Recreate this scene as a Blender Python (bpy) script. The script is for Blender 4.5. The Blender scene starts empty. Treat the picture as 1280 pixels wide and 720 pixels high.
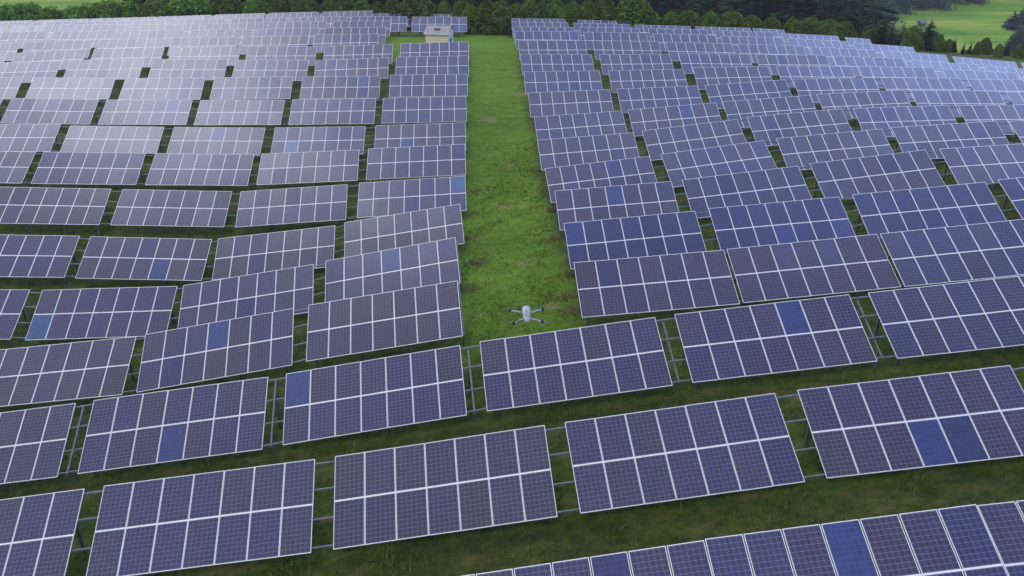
import bpy, bmesh, math, random
import numpy as np
from mathutils import Matrix, Vector

random.seed(7); RNG = np.random.default_rng(7)
R = math.radians
# (row, column, panel columns, x, y, z, slope, yaw, extra tilt) of every table, metres and degrees
TABLES = [
    (0,-1,7,-5.363,14.616,-18.149,8.65,3.07,0.02),
    (0,0,7,1.705,15.021,-17.071,8.65,2.85,0.03),
    (0,1,7,8.664,15.367,-16.078,7.71,2.26,0.78),
    (0,2,7,15.658,15.655,-15.266,5.79,2.78,-0.14),
    (1,-2,7,-17.392,20.167,-19.715,7.47,2.7,0.21),
    (1,-1,7,-9.855,20.753,-18.939,6.49,3.32,1.0),
    (1,0,7,-2.231,21.246,-18.005,8.75,2.46,1.46),
    (1,1,7,5.43,21.779,-17.033,6.78,4.16,1.48),
    (1,2,7,13.099,22.164,-16.077,6.45,2.45,0.65),
    (1,3,7,20.826,22.607,-15.213,6.29,2.86,0.32),
    (2,-2,7,-20.635,26.183,-20.498,7.04,2.56,0.71),
    (2,-1,7,-13.017,26.731,-19.642,7.31,2.8,1.44),
    (2,0,7,-5.35,27.306,-18.614,8.98,3.31,0.88),
    (2,1,7,2.382,27.85,-17.531,7.19,3.62,0.99),
    (2,2,7,10.127,28.328,-16.643,5.27,4.04,0.77),
    (2,3,7,17.867,28.772,-15.885,5.44,3.26,-0.1),
    (3,-2,7,-20.828,32.343,-20.91,5.1,2.47,-0.7),
    (3,-1,7,-13.447,33.046,-20.108,9.17,4.28,0.68),
    (3,0,7,-5.832,33.52,-18.833,8.93,3.07,-0.0),
    (3,1,7,6.499,34.39,-17.355,4.16,2.84,0.26),
    (3,2,7,13.674,34.802,-16.769,5.22,2.64,-0.18),
    (3,3,7,20.761,34.955,-16.029,5.23,2.69,-0.27),
    (4,-3,7,-29.026,38.303,-21.197,-1.15,2.33,0.62),
    (4,-2,7,-21.291,38.614,-21.267,0.65,2.73,1.45),
    (4,-1,7,-13.872,39.134,-20.682,8.33,4.31,0.35),
    (4,0,7,-6.294,39.66,-19.395,9.89,3.28,-0.45),
    (4,1,7,6.393,40.574,-17.928,4.9,2.68,0.21),
    (4,2,7,14.143,41.023,-17.269,4.4,2.98,0.57),
    (4,3,7,21.814,41.298,-16.536,5.56,1.0,-0.06),
    (4,4,7,29.589,41.691,-15.772,5.31,3.78,-0.51),
    (5,-3,7,-29.057,44.339,-20.673,-2.4,3.54,-0.14),
    (5,-2,7,-21.438,44.789,-21.051,-2.63,2.77,0.14),
    (5,-1,7,-13.985,45.346,-20.903,5.6,3.42,0.57),
    (5,0,7,-6.42,45.93,-19.895,8.61,3.49,0.35),
    (5,1,7,6.181,46.753,-18.459,4.19,2.25,0.25),
    (5,2,7,13.863,47.089,-17.73,6.06,3.34,0.71),
    (5,3,7,21.599,47.678,-16.898,6.08,3.48,0.65),
    (5,4,7,29.383,47.969,-16.237,3.42,1.64,-0.64),
    (6,-3,7,-29.722,50.65,-20.087,-2.5,3.72,0.04),
    (6,-2,7,-22.022,51.197,-20.449,-2.32,3.25,0.03),
    (6,-1,7,-14.348,51.646,-20.439,2.77,4.03,0.36),
    (6,0,7,-6.552,51.972,-19.934,3.17,2.57,-0.31),
    (6,1,7,5.834,52.645,-18.946,5.79,4.17,-0.05),
    (6,2,7,13.593,53.198,-18.054,5.84,6.61,-0.88),
    (6,3,7,21.269,53.654,-17.25,4.92,2.01,-0.72),
    (6,4,7,28.96,54.036,-16.727,3.08,1.68,0.16),
    (6,5,7,36.753,54.13,-16.343,2.26,3.1,0.28),
    (7,-4,7,-37.587,56.766,-19.581,-1.9,2.83,-0.05),
    (7,-3,7,-29.88,57.079,-19.794,-1.98,3.8,0.46),
    (7,-2,7,-22.196,57.525,-20.031,-1.26,2.53,0.05),
    (7,-1,7,-14.566,57.885,-19.965,1.44,3.64,0.02),
    (7,0,7,-6.883,58.261,-19.671,2.07,2.56,0.46),
    (7,1,7,5.46,58.537,-18.965,3.65,3.57,-0.15),
    (7,2,7,13.154,59.177,-18.291,5.96,4.01,-0.32),
    (7,3,7,20.863,59.854,-17.575,4.26,3.59,0.14),
    (7,4,7,28.67,60.173,-17.205,1.39,1.94,0.66),
    (7,5,7,36.322,60.148,-17.051,0.77,0.39,0.76),
    (8,-4,7,-38.793,63.123,-19.442,-1.83,5.53,-1.1),
    (8,-3,7,-30.873,63.455,-19.68,-2.5,5.82,-1.98),
    (8,-2,7,-22.977,63.733,-19.872,-1.33,3.41,-0.71),
    (8,-1,7,-15.026,63.666,-19.82,-0.01,3.38,-0.05),
    (8,0,7,-7.149,63.933,-19.651,1.15,2.96,0.03),
    (8,1,7,5.373,64.821,-19.04,2.85,4.3,-0.04),
    (8,2,7,12.87,65.467,-18.589,4.12,2.33,-0.21),
    (8,3,7,20.464,65.921,-18.079,3.96,2.23,0.02),
    (8,4,7,28.034,66.336,-17.665,2.42,2.21,0.26),
    (8,5,7,35.575,66.409,-17.553,-0.29,-0.43,-0.03),
    (8,6,7,43.214,66.46,-17.645,-0.53,3.36,-0.07),
    (9,-5,7,-46.345,69.107,-18.94,-1.69,3.11,-0.1),
    (9,-4,7,-38.552,69.589,-19.151,-2.12,4.58,-0.16),
    (9,-3,7,-30.666,69.767,-19.277,-1.46,4.63,-0.69),
    (9,-2,7,-22.833,69.901,-19.314,-0.66,3.56,-0.3),
    (9,-1,7,-15.085,70.078,-19.272,0.15,2.84,0.46),
    (9,0,7,-7.399,70.266,-19.162,0.6,3.05,0.52),
    (9,1,7,4.973,71.382,-18.879,1.99,2.32,0.0),
    (9,2,7,12.66,71.86,-18.657,1.68,2.99,-0.04),
    (9,3,7,20.327,72.205,-18.297,3.32,3.26,0.04),
    (9,4,7,27.964,72.444,-17.986,0.89,1.17,-0.23),
    (9,5,7,35.619,72.621,-17.97,-0.82,2.01,-0.19),
    (9,6,7,43.168,72.647,-18.125,-1.36,3.21,0.01),
    (10,-5,7,-47.776,75.341,-18.718,-0.24,6.78,-1.77),
    (10,-4,7,-39.653,75.824,-18.79,-1.84,7.07,-2.26),
    (10,-3,7,-31.627,76.282,-18.925,-1.19,5.55,-1.99),
    (10,-2,7,-23.529,76.306,-18.851,-0.42,4.48,-0.65),
    (10,-1,7,-15.55,76.465,-18.811,-0.28,3.77,-0.54),
    (10,0,7,-7.587,76.726,-18.691,0.24,3.18,-0.59),
    (10,1,7,4.646,77.587,-18.57,0.24,2.84,-0.29),
    (10,2,7,12.49,77.907,-18.504,0.6,2.75,-0.18),
    (10,3,7,20.384,78.253,-18.301,0.73,2.22,0.09),
    (10,4,7,28.16,78.381,-18.254,-0.62,2.2,-0.27),
    (10,5,7,35.938,78.577,-18.352,-1.04,0.86,-0.58),
    (10,6,7,43.681,78.407,-18.667,-3.19,2.08,-0.05),
    (10,7,7,51.408,78.85,-19.166,-4.19,2.68,-0.03),
    (11,-5,7,-47.098,81.402,-18.634,0.9,3.61,-0.09),
    (11,-4,7,-39.254,81.949,-18.48,0.29,4.59,-0.52),
    (11,-3,7,-31.261,82.216,-18.538,-1.29,4.9,-0.12),
    (11,-2,7,-23.382,82.422,-18.635,-0.68,3.25,0.39),
    (11,-1,7,-15.555,82.584,-18.55,1.25,4.7,-0.12),
    (11,0,7,-7.784,82.99,-18.364,0.67,2.87,-0.56),
    (11,1,7,4.399,83.571,-18.263,-0.74,3.88,-0.61),
    (11,2,7,12.201,83.846,-18.3,-0.22,3.54,-0.52),
    (11,3,7,20.038,84.015,-18.302,-1.11,2.14,-0.37),
    (11,4,7,27.721,84.085,-18.4,-0.68,1.69,-0.05),
    (11,5,7,35.449,84.193,-18.631,-2.53,1.64,0.05),
    (11,6,7,43.214,84.289,-19.136,-4.72,4.48,-0.12),
    (11,7,7,50.964,84.399,-19.757,-4.89,3.23,0.05),
    (12,-6,7,-55.207,86.592,-19.106,2.18,4.38,-0.08),
    (12,-5,7,-47.266,87.108,-18.773,1.86,6.3,-0.06),
    (12,-4,7,-39.404,87.597,-18.563,0.24,3.72,0.3),
    (12,-3,7,-31.611,88.076,-18.523,0.24,3.79,-0.45),
    (12,-2,7,-23.832,88.468,-18.54,-0.41,3.29,0.2),
    (12,-1,7,-15.915,88.673,-18.446,0.88,3.68,0.28),
    (12,0,7,-8.054,89.001,-18.223,1.08,2.91,-0.01),
    (12,1,7,4.207,89.44,-18.093,-0.59,3.96,0.62),
    (12,2,7,12.012,89.884,-18.198,-1.34,4.07,-0.03),
    (12,3,7,19.749,89.89,-18.367,-1.87,3.09,-0.24),
    (12,4,7,27.37,90.021,-18.605,-2.28,3.03,0.01),
    (12,5,7,35.086,90.116,-18.964,-3.38,2.53,-0.08),
    (12,6,7,42.842,90.325,-19.455,-4.39,3.38,0.13),
    (12,7,7,50.434,90.363,-20.123,-5.43,2.34,-0.03),
    (12,8,7,58.161,90.806,-20.894,-5.95,2.81,-0.02),
    (13,-6,7,-56.912,92.556,-19.077,1.2,2.95,0.35),
    (13,-5,7,-49.138,92.976,-18.876,0.89,5.53,0.44),
    (13,-4,7,-41.406,93.471,-18.726,0.47,4.73,0.11),
    (13,-3,7,-33.702,93.959,-18.648,-0.08,4.85,0.17),
    (13,-2,7,-25.978,94.507,-18.614,0.24,3.94,-0.0),
    (13,-1,7,-18.324,95.038,-18.504,0.53,3.09,0.04),
    (13,1,7,3.866,95.458,-18.222,-0.92,3.53,-0.03),
    (13,2,7,11.507,95.585,-18.353,-1.27,2.62,0.13),
    (13,3,7,19.252,95.765,-18.59,-1.94,3.0,0.02),
    (13,4,7,26.855,96.024,-18.894,-2.55,3.51,-0.04),
    (13,5,7,34.502,96.335,-19.267,-3.55,4.64,0.22),
    (13,6,7,41.947,96.361,-19.812,-4.24,3.13,-0.08),
    (14,-5,7,-57.355,99.227,-19.064,0.65,3.3,0.03),
    (14,-4,7,-49.47,99.528,-19.001,0.05,2.81,-0.0),
    (14,-3,7,-41.622,99.799,-18.976,0.1,3.86,-0.05),
    (14,-2,7,-33.845,100.212,-18.928,0.27,3.32,-0.04),
    (14,-1,7,-26.087,100.588,-18.869,0.38,3.16,-0.13),
    (14,0,7,-18.288,100.913,-18.797,0.28,4.41,-0.37),
    (14,1,7,3.703,101.234,-18.768,-0.88,3.09,-0.15),
    (14,2,7,11.487,101.364,-18.857,-1.15,2.18,0.05),
    (14,3,7,19.603,101.734,-19.066,-2.01,3.85,0.0),
    (14,4,7,27.459,101.999,-19.366,-2.74,2.81,0.01),
    (14,5,7,35.501,102.205,-19.783,-3.58,4.37,-0.01),
    (14,6,3,41.257,102.213,-20.185,-4.34,3.16,-0.01),
    (15,-6,7,-65.4,105.022,-19.62,1.71,2.12,-0.04),
    (15,-5,7,-57.674,105.465,-19.429,1.12,0.95,-0.08),
    (15,-4,7,-49.723,105.574,-19.329,-0.05,3.83,-0.0),
    (15,-3,7,-41.868,105.76,-19.307,0.06,3.09,-0.02),
    (15,-2,7,-34.048,106.0,-19.22,0.74,3.65,0.01),
    (15,-1,7,-26.309,106.305,-19.087,0.75,3.09,0.03),
    (15,0,7,-18.466,106.522,-19.013,-0.06,3.03,-0.01),
    (15,1,7,3.497,107.561,-19.309,-0.95,3.68,-0.05),
    (15,2,7,11.182,107.619,-19.475,-1.94,3.29,-0.01),
    (15,3,7,18.842,107.713,-19.725,-2.06,3.32,-0.06),
    (15,4,7,26.444,107.942,-19.968,-2.08,3.43,0.02),
    (15,5,4,32.265,108.293,-20.226,-3.18,3.28,0.01),
    (16,-5,7,-63.796,110.466,-19.917,0.14,3.14,-0.01),
    (16,-4,7,-56.069,110.91,-19.882,0.38,3.0,-0.02),
    (16,-3,7,-48.141,111.216,-19.779,0.85,3.45,-0.03),
    (16,-2,7,-40.416,111.38,-19.652,0.53,2.73,0.0),
    (16,-1,7,-32.509,111.611,-19.547,0.51,4.59,0.06),
    (16,0,7,-24.853,112.117,-19.456,0.77,1.75,-0.07),
    (16,1,7,-17.111,112.078,-19.399,-0.49,3.47,0.53),
    (16,2,7,-9.387,112.234,-19.472,-0.62,2.57,0.11),
    (16,3,7,3.468,112.841,-19.778,-1.1,3.98,-0.05),
    (16,4,7,12.006,112.671,-19.981,-1.91,2.72,0.05),
    (17,-5,7,-71.433,122.572,-21.821,1.13,3.32,-0.01),
    (17,-4,7,-63.706,123.015,-21.671,1.1,3.35,-0.01),
    (17,-3,7,-55.979,123.458,-21.526,1.04,3.42,-0.02),
    (17,-2,7,-48.253,123.901,-21.393,0.93,3.56,-0.04),
    (17,-1,7,-40.37,124.24,-21.249,0.71,4.3,0.04),
    (17,0,7,-32.551,124.78,-21.163,0.34,3.68,0.03),
    (17,1,7,-24.98,125.255,-21.14,0.1,1.84,-0.06),
    (17,2,7,-17.49,125.179,-21.13,-0.27,2.38,-0.05),
    (17,3,7,-9.554,124.563,-21.174,-0.89,4.24,0.61),
    (18,-3,7,-69.856,122.677,-21.877,1.37,3.34,-0.0),
    (18,-2,7,-62.13,123.12,-21.692,1.37,3.41,-0.01),
    (18,-1,7,-54.403,123.563,-21.505,1.39,3.53,-0.02),
    (18,0,7,-46.676,124.006,-21.315,1.43,3.79,-0.03),
    (18,1,7,-38.893,124.272,-21.093,1.5,3.04,-0.01),
    (18,2,7,-31.183,124.439,-20.897,0.99,2.99,0.0),
    (18,3,7,-23.506,124.538,-20.736,1.0,3.22,0.04),
]
PITCH_RAD = 0.4737901043852898
ROLL_RAD = 0.0016369030638924398
FOCAL_PX = 1058.0691064897692
TABLE_H = 3.1617730867190885
ROW_YAW = 0.05727081511577878
GROUND_CM = [
    [-2652,-2630,-2608,-2585,-2560,-2533,-2503,-2470,-2433,-2392,-2347,-2299,-2249,-2198,-2147,-2095,-2042,-1988,-1932,-1875,-1816,-1757,-1698,-1641,-1584,-1529,-1475,-1423,-1371,-1319,-1267,-1214,-1162,-1109,-1056,-1003,-950,-898,-845,-793,-740,-688,-636,-584,-533],
    [-2597,-2578,-2559,-2539,-2518,-2496,-2471,-2444,-2413,-2379,-2341,-2299,-2254,-2206,-2157,-2108,-2057,-2006,-1952,-1896,-1837,-1778,-1720,-1664,-1610,-1558,-1507,-1457,-1407,-1357,-1307,-1258,-1208,-1159,-1110,-1061,-1012,-964,-915,-867,-820,-772,-725,-678,-630],
    [-2542,-2526,-2510,-2493,-2476,-2458,-2439,-2417,-2393,-2366,-2335,-2299,-2259,-2215,-2168,-2120,-2072,-2023,-1972,-1917,-1859,-1799,-1742,-1687,-1637,-1588,-1540,-1491,-1443,-1396,-1348,-1302,-1255,-1209,-1164,-1118,-1074,-1030,-986,-942,-899,-856,-813,-771,-728],
    [-2488,-2475,-2461,-2448,-2434,-2420,-2406,-2390,-2372,-2352,-2328,-2299,-2265,-2225,-2181,-2133,-2086,-2039,-1991,-1937,-1879,-1821,-1765,-1712,-1664,-1618,-1571,-1525,-1479,-1434,-1389,-1345,-1302,-1259,-1217,-1176,-1136,-1096,-1056,-1017,-979,-940,-902,-864,-825],
    [-2435,-2424,-2414,-2403,-2393,-2382,-2372,-2361,-2349,-2336,-2319,-2298,-2271,-2237,-2196,-2150,-2102,-2055,-2007,-1955,-1898,-1843,-1790,-1740,-1693,-1648,-1603,-1558,-1514,-1472,-1429,-1388,-1348,-1309,-1271,-1234,-1198,-1162,-1127,-1093,-1058,-1024,-990,-956,-923],
    [-2384,-2375,-2367,-2359,-2352,-2344,-2337,-2331,-2324,-2316,-2307,-2294,-2276,-2250,-2215,-2172,-2124,-2075,-2023,-1968,-1913,-1860,-1810,-1764,-1719,-1676,-1633,-1591,-1549,-1509,-1469,-1431,-1394,-1359,-1325,-1292,-1260,-1229,-1198,-1168,-1138,-1108,-1079,-1049,-1020],
    [-2335,-2329,-2323,-2317,-2312,-2307,-2302,-2299,-2296,-2294,-2291,-2286,-2278,-2262,-2236,-2198,-2151,-2098,-2040,-1981,-1925,-1873,-1827,-1785,-1744,-1703,-1663,-1623,-1584,-1545,-1509,-1474,-1440,-1409,-1379,-1350,-1322,-1295,-1269,-1243,-1218,-1192,-1167,-1142,-1116],
    [-2289,-2285,-2280,-2276,-2272,-2269,-2267,-2266,-2266,-2267,-2270,-2273,-2273,-2269,-2254,-2225,-2182,-2124,-2060,-1998,-1941,-1891,-1849,-1810,-1771,-1732,-1693,-1655,-1617,-1581,-1547,-1516,-1486,-1459,-1433,-1409,-1385,-1363,-1340,-1319,-1297,-1276,-1255,-1234,-1213],
    [-2247,-2244,-2240,-2238,-2235,-2233,-2232,-2232,-2234,-2238,-2243,-2251,-2260,-2266,-2265,-2248,-2212,-2155,-2088,-2022,-1965,-1917,-1877,-1840,-1802,-1763,-1724,-1686,-1650,-1616,-1586,-1558,-1533,-1509,-1488,-1468,-1448,-1430,-1412,-1394,-1377,-1359,-1342,-1325,-1308],
    [-2208,-2206,-2203,-2201,-2200,-2199,-2198,-2199,-2202,-2206,-2213,-2223,-2236,-2250,-2260,-2258,-2233,-2182,-2118,-2052,-1996,-1949,-1910,-1873,-1836,-1796,-1756,-1717,-1681,-1651,-1624,-1600,-1579,-1561,-1543,-1527,-1512,-1498,-1483,-1470,-1456,-1443,-1429,-1416,-1403],
    [-2174,-2172,-2170,-2168,-2167,-2166,-2166,-2168,-2170,-2174,-2180,-2190,-2203,-2221,-2239,-2249,-2236,-2198,-2142,-2083,-2029,-1984,-1945,-1906,-1866,-1824,-1783,-1746,-1713,-1685,-1663,-1643,-1627,-1613,-1600,-1587,-1576,-1565,-1555,-1545,-1535,-1525,-1516,-1506,-1497],
    [-2144,-2141,-2139,-2137,-2136,-2136,-2136,-2138,-2140,-2144,-2149,-2157,-2169,-2188,-2208,-2223,-2219,-2193,-2152,-2104,-2058,-2016,-1976,-1935,-1891,-1848,-1807,-1773,-1745,-1721,-1703,-1688,-1676,-1665,-1656,-1648,-1640,-1633,-1627,-1620,-1614,-1608,-1601,-1595,-1589],
    [-2118,-2115,-2113,-2110,-2109,-2108,-2109,-2110,-2113,-2116,-2121,-2129,-2141,-2158,-2176,-2190,-2190,-2173,-2146,-2113,-2078,-2040,-2000,-1956,-1911,-1868,-1831,-1801,-1777,-1758,-1744,-1733,-1725,-1719,-1713,-1709,-1705,-1701,-1698,-1695,-1692,-1689,-1686,-1683,-1680],
    [-2097,-2093,-2090,-2087,-2085,-2084,-2084,-2086,-2089,-2093,-2099,-2109,-2121,-2136,-2151,-2161,-2160,-2150,-2132,-2110,-2083,-2051,-2015,-1973,-1929,-1889,-1855,-1830,-1812,-1798,-1787,-1781,-1776,-1772,-1770,-1769,-1769,-1769,-1769,-1769,-1769,-1770,-1770,-1770,-1770],
    [-2079,-2075,-2072,-2068,-2065,-2063,-2062,-2064,-2068,-2075,-2084,-2095,-2108,-2121,-2132,-2137,-2136,-2128,-2117,-2101,-2080,-2054,-2023,-1986,-1947,-1910,-1880,-1860,-1846,-1838,-1832,-1828,-1826,-1826,-1827,-1829,-1832,-1836,-1839,-1843,-1846,-1849,-1852,-1855,-1857],
    [-2065,-2062,-2058,-2054,-2050,-2047,-2045,-2045,-2050,-2058,-2070,-2082,-2095,-2106,-2113,-2116,-2113,-2108,-2099,-2088,-2071,-2051,-2027,-1998,-1966,-1935,-1908,-1889,-1878,-1873,-1873,-1873,-1875,-1878,-1883,-1889,-1896,-1902,-1909,-1915,-1921,-1927,-1932,-1938,-1943],
    [-2055,-2052,-2049,-2045,-2040,-2036,-2032,-2030,-2033,-2042,-2053,-2065,-2075,-2082,-2086,-2087,-2084,-2080,-2074,-2066,-2055,-2042,-2025,-2004,-1980,-1955,-1931,-1914,-1905,-1905,-1908,-1914,-1920,-1929,-1938,-1949,-1959,-1968,-1977,-1986,-1995,-2003,-2011,-2019,-2027],
    [-2048,-2046,-2043,-2040,-2036,-2030,-2024,-2020,-2020,-2025,-2034,-2044,-2052,-2056,-2057,-2056,-2053,-2050,-2045,-2040,-2034,-2026,-2015,-2003,-1987,-1967,-1948,-1936,-1930,-1933,-1940,-1950,-1963,-1978,-1993,-2007,-2020,-2032,-2044,-2055,-2066,-2077,-2087,-2098,-2108],
    [-2044,-2043,-2041,-2039,-2036,-2031,-2023,-2016,-2011,-2010,-2015,-2022,-2027,-2030,-2030,-2028,-2025,-2021,-2016,-2012,-2008,-2005,-2000,-1993,-1983,-1970,-1959,-1953,-1953,-1958,-1969,-1986,-2005,-2026,-2045,-2063,-2079,-2094,-2109,-2122,-2136,-2149,-2162,-2175,-2188],
    [-2044,-2043,-2042,-2042,-2040,-2035,-2028,-2018,-2008,-2001,-1999,-2001,-2005,-2009,-2010,-2009,-2004,-1997,-1991,-1986,-1983,-1982,-1982,-1979,-1975,-1970,-1967,-1967,-1972,-1982,-1998,-2020,-2045,-2071,-2095,-2117,-2136,-2154,-2171,-2187,-2203,-2218,-2234,-2249,-2265],
    [-2048,-2047,-2046,-2045,-2045,-2042,-2036,-2024,-2010,-1999,-1992,-1990,-1992,-1995,-1997,-1996,-1990,-1981,-1973,-1967,-1963,-1963,-1965,-1966,-1967,-1969,-1973,-1979,-1988,-2004,-2025,-2052,-2082,-2113,-2141,-2166,-2189,-2210,-2230,-2248,-2267,-2285,-2303,-2321,-2340],
    [-2057,-2054,-2052,-2050,-2049,-2047,-2041,-2030,-2016,-2003,-1995,-1991,-1990,-1991,-1992,-1989,-1983,-1973,-1964,-1957,-1952,-1952,-1954,-1959,-1965,-1972,-1982,-1992,-2007,-2026,-2050,-2080,-2113,-2148,-2181,-2212,-2239,-2263,-2285,-2307,-2328,-2349,-2370,-2391,-2412],
    [-2071,-2066,-2061,-2057,-2053,-2048,-2042,-2032,-2021,-2011,-2004,-1999,-1997,-1995,-1993,-1990,-1983,-1974,-1966,-1958,-1954,-1953,-1956,-1963,-1972,-1983,-1995,-2009,-2027,-2049,-2075,-2106,-2141,-2179,-2217,-2253,-2284,-2311,-2337,-2362,-2386,-2410,-2434,-2458,-2482],
    [-2091,-2082,-2074,-2066,-2058,-2050,-2042,-2035,-2029,-2023,-2017,-2013,-2010,-2006,-2002,-1997,-1991,-1983,-1977,-1971,-1968,-1969,-1973,-1980,-1990,-2002,-2016,-2032,-2050,-2073,-2101,-2133,-2171,-2211,-2251,-2289,-2324,-2356,-2386,-2414,-2442,-2469,-2496,-2523,-2549],
    [-2116,-2104,-2091,-2079,-2068,-2057,-2049,-2044,-2041,-2038,-2035,-2031,-2026,-2022,-2016,-2011,-2005,-1999,-1995,-1993,-1995,-1998,-2004,-2011,-2020,-2032,-2045,-2061,-2080,-2103,-2130,-2164,-2202,-2243,-2284,-2325,-2363,-2398,-2432,-2464,-2494,-2525,-2555,-2585,-2614],
    [-2147,-2131,-2115,-2100,-2087,-2076,-2068,-2063,-2060,-2058,-2055,-2051,-2045,-2039,-2033,-2028,-2024,-2021,-2020,-2022,-2027,-2034,-2040,-2049,-2058,-2070,-2082,-2097,-2115,-2137,-2165,-2198,-2236,-2277,-2319,-2360,-2400,-2438,-2475,-2510,-2545,-2578,-2611,-2644,-2677],
    [-2183,-2165,-2146,-2129,-2115,-2105,-2098,-2093,-2088,-2084,-2080,-2075,-2068,-2061,-2055,-2050,-2048,-2048,-2051,-2056,-2064,-2071,-2080,-2089,-2101,-2112,-2125,-2138,-2156,-2177,-2204,-2237,-2274,-2313,-2354,-2396,-2437,-2478,-2517,-2555,-2593,-2629,-2665,-2701,-2737],
    [-2223,-2205,-2187,-2169,-2155,-2146,-2138,-2132,-2125,-2118,-2112,-2105,-2098,-2090,-2085,-2081,-2081,-2084,-2089,-2096,-2104,-2111,-2120,-2130,-2142,-2154,-2167,-2181,-2199,-2220,-2247,-2278,-2313,-2352,-2392,-2433,-2475,-2517,-2558,-2599,-2639,-2678,-2717,-2756,-2794],
    [-2267,-2251,-2235,-2220,-2207,-2196,-2187,-2179,-2170,-2162,-2153,-2144,-2136,-2129,-2124,-2123,-2125,-2130,-2135,-2142,-2148,-2155,-2163,-2173,-2184,-2196,-2209,-2225,-2243,-2265,-2291,-2321,-2354,-2391,-2431,-2472,-2514,-2557,-2600,-2642,-2684,-2726,-2767,-2809,-2850],
    [-2315,-2302,-2289,-2276,-2264,-2253,-2242,-2232,-2222,-2211,-2201,-2190,-2181,-2174,-2170,-2171,-2176,-2182,-2188,-2192,-2197,-2202,-2209,-2217,-2227,-2239,-2253,-2269,-2288,-2310,-2335,-2364,-2397,-2433,-2471,-2512,-2554,-2597,-2641,-2685,-2729,-2772,-2816,-2860,-2903],
    [-2366,-2355,-2345,-2334,-2322,-2311,-2299,-2287,-2276,-2264,-2253,-2242,-2233,-2225,-2222,-2223,-2230,-2238,-2242,-2245,-2247,-2250,-2256,-2263,-2272,-2284,-2297,-2314,-2333,-2354,-2380,-2408,-2440,-2475,-2512,-2552,-2594,-2638,-2682,-2727,-2773,-2818,-2864,-2909,-2955],
    [-2419,-2409,-2400,-2389,-2378,-2367,-2354,-2342,-2330,-2318,-2306,-2296,-2288,-2281,-2278,-2280,-2285,-2290,-2294,-2295,-2297,-2299,-2303,-2310,-2318,-2329,-2343,-2359,-2378,-2399,-2424,-2452,-2483,-2517,-2554,-2594,-2635,-2679,-2724,-2770,-2816,-2863,-2911,-2958,-3006],
    [-2473,-2463,-2454,-2444,-2433,-2421,-2409,-2397,-2384,-2372,-2361,-2351,-2344,-2338,-2336,-2336,-2338,-2341,-2344,-2345,-2346,-2348,-2351,-2357,-2365,-2375,-2388,-2404,-2423,-2444,-2469,-2496,-2527,-2560,-2597,-2636,-2677,-2720,-2766,-2812,-2860,-2908,-2957,-3006,-3055],
    [-2527,-2518,-2508,-2498,-2487,-2476,-2463,-2451,-2438,-2427,-2416,-2407,-2400,-2396,-2393,-2392,-2392,-2392,-2393,-2394,-2395,-2397,-2400,-2405,-2412,-2421,-2434,-2449,-2468,-2489,-2513,-2540,-2570,-2603,-2639,-2678,-2719,-2762,-2808,-2855,-2904,-2953,-3003,-3054,-3105],
    [-2582,-2573,-2563,-2552,-2541,-2530,-2518,-2505,-2493,-2482,-2472,-2464,-2457,-2453,-2449,-2447,-2445,-2444,-2443,-2443,-2444,-2445,-2448,-2452,-2459,-2468,-2480,-2495,-2513,-2534,-2558,-2584,-2614,-2646,-2681,-2720,-2760,-2804,-2850,-2898,-2947,-2998,-3050,-3102,-3154],
]

GX0, GY0, GS = -80.0, 4.0, 4.0
Z0 = 22.0                                  # camera height above the scene's zero level
TILT = R(25.0)
PITCH_W = 7.06 / 7                         # panel pitch along the table
G = np.array(GROUND_CM, float) / 100.0 + Z0

sc = bpy.context.scene
col = bpy.data.collections.new('solar_farm'); sc.collection.children.link(col)

# ------------------------------------------------------------------ helpers
def link(o, parent=None):
    col.objects.link(o)
    if parent is not None: o.parent = parent
    return o
def tag(o, label=None, cat=None, group=None, kind=None):
    if label: o['label'] = label
    if cat: o['category'] = cat
    if group: o['group'] = group
    if kind: o['kind'] = kind
    return o
def empty(name, loc, rz=0.0, size=0.5):
    o = bpy.data.objects.new(name, None); o.empty_display_size = size
    o.location = loc; o.rotation_euler = (0, 0, rz)
    return link(o)
def mesh_obj(name, me, parent=None):
    return link(bpy.data.objects.new(name, me), parent)

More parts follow.
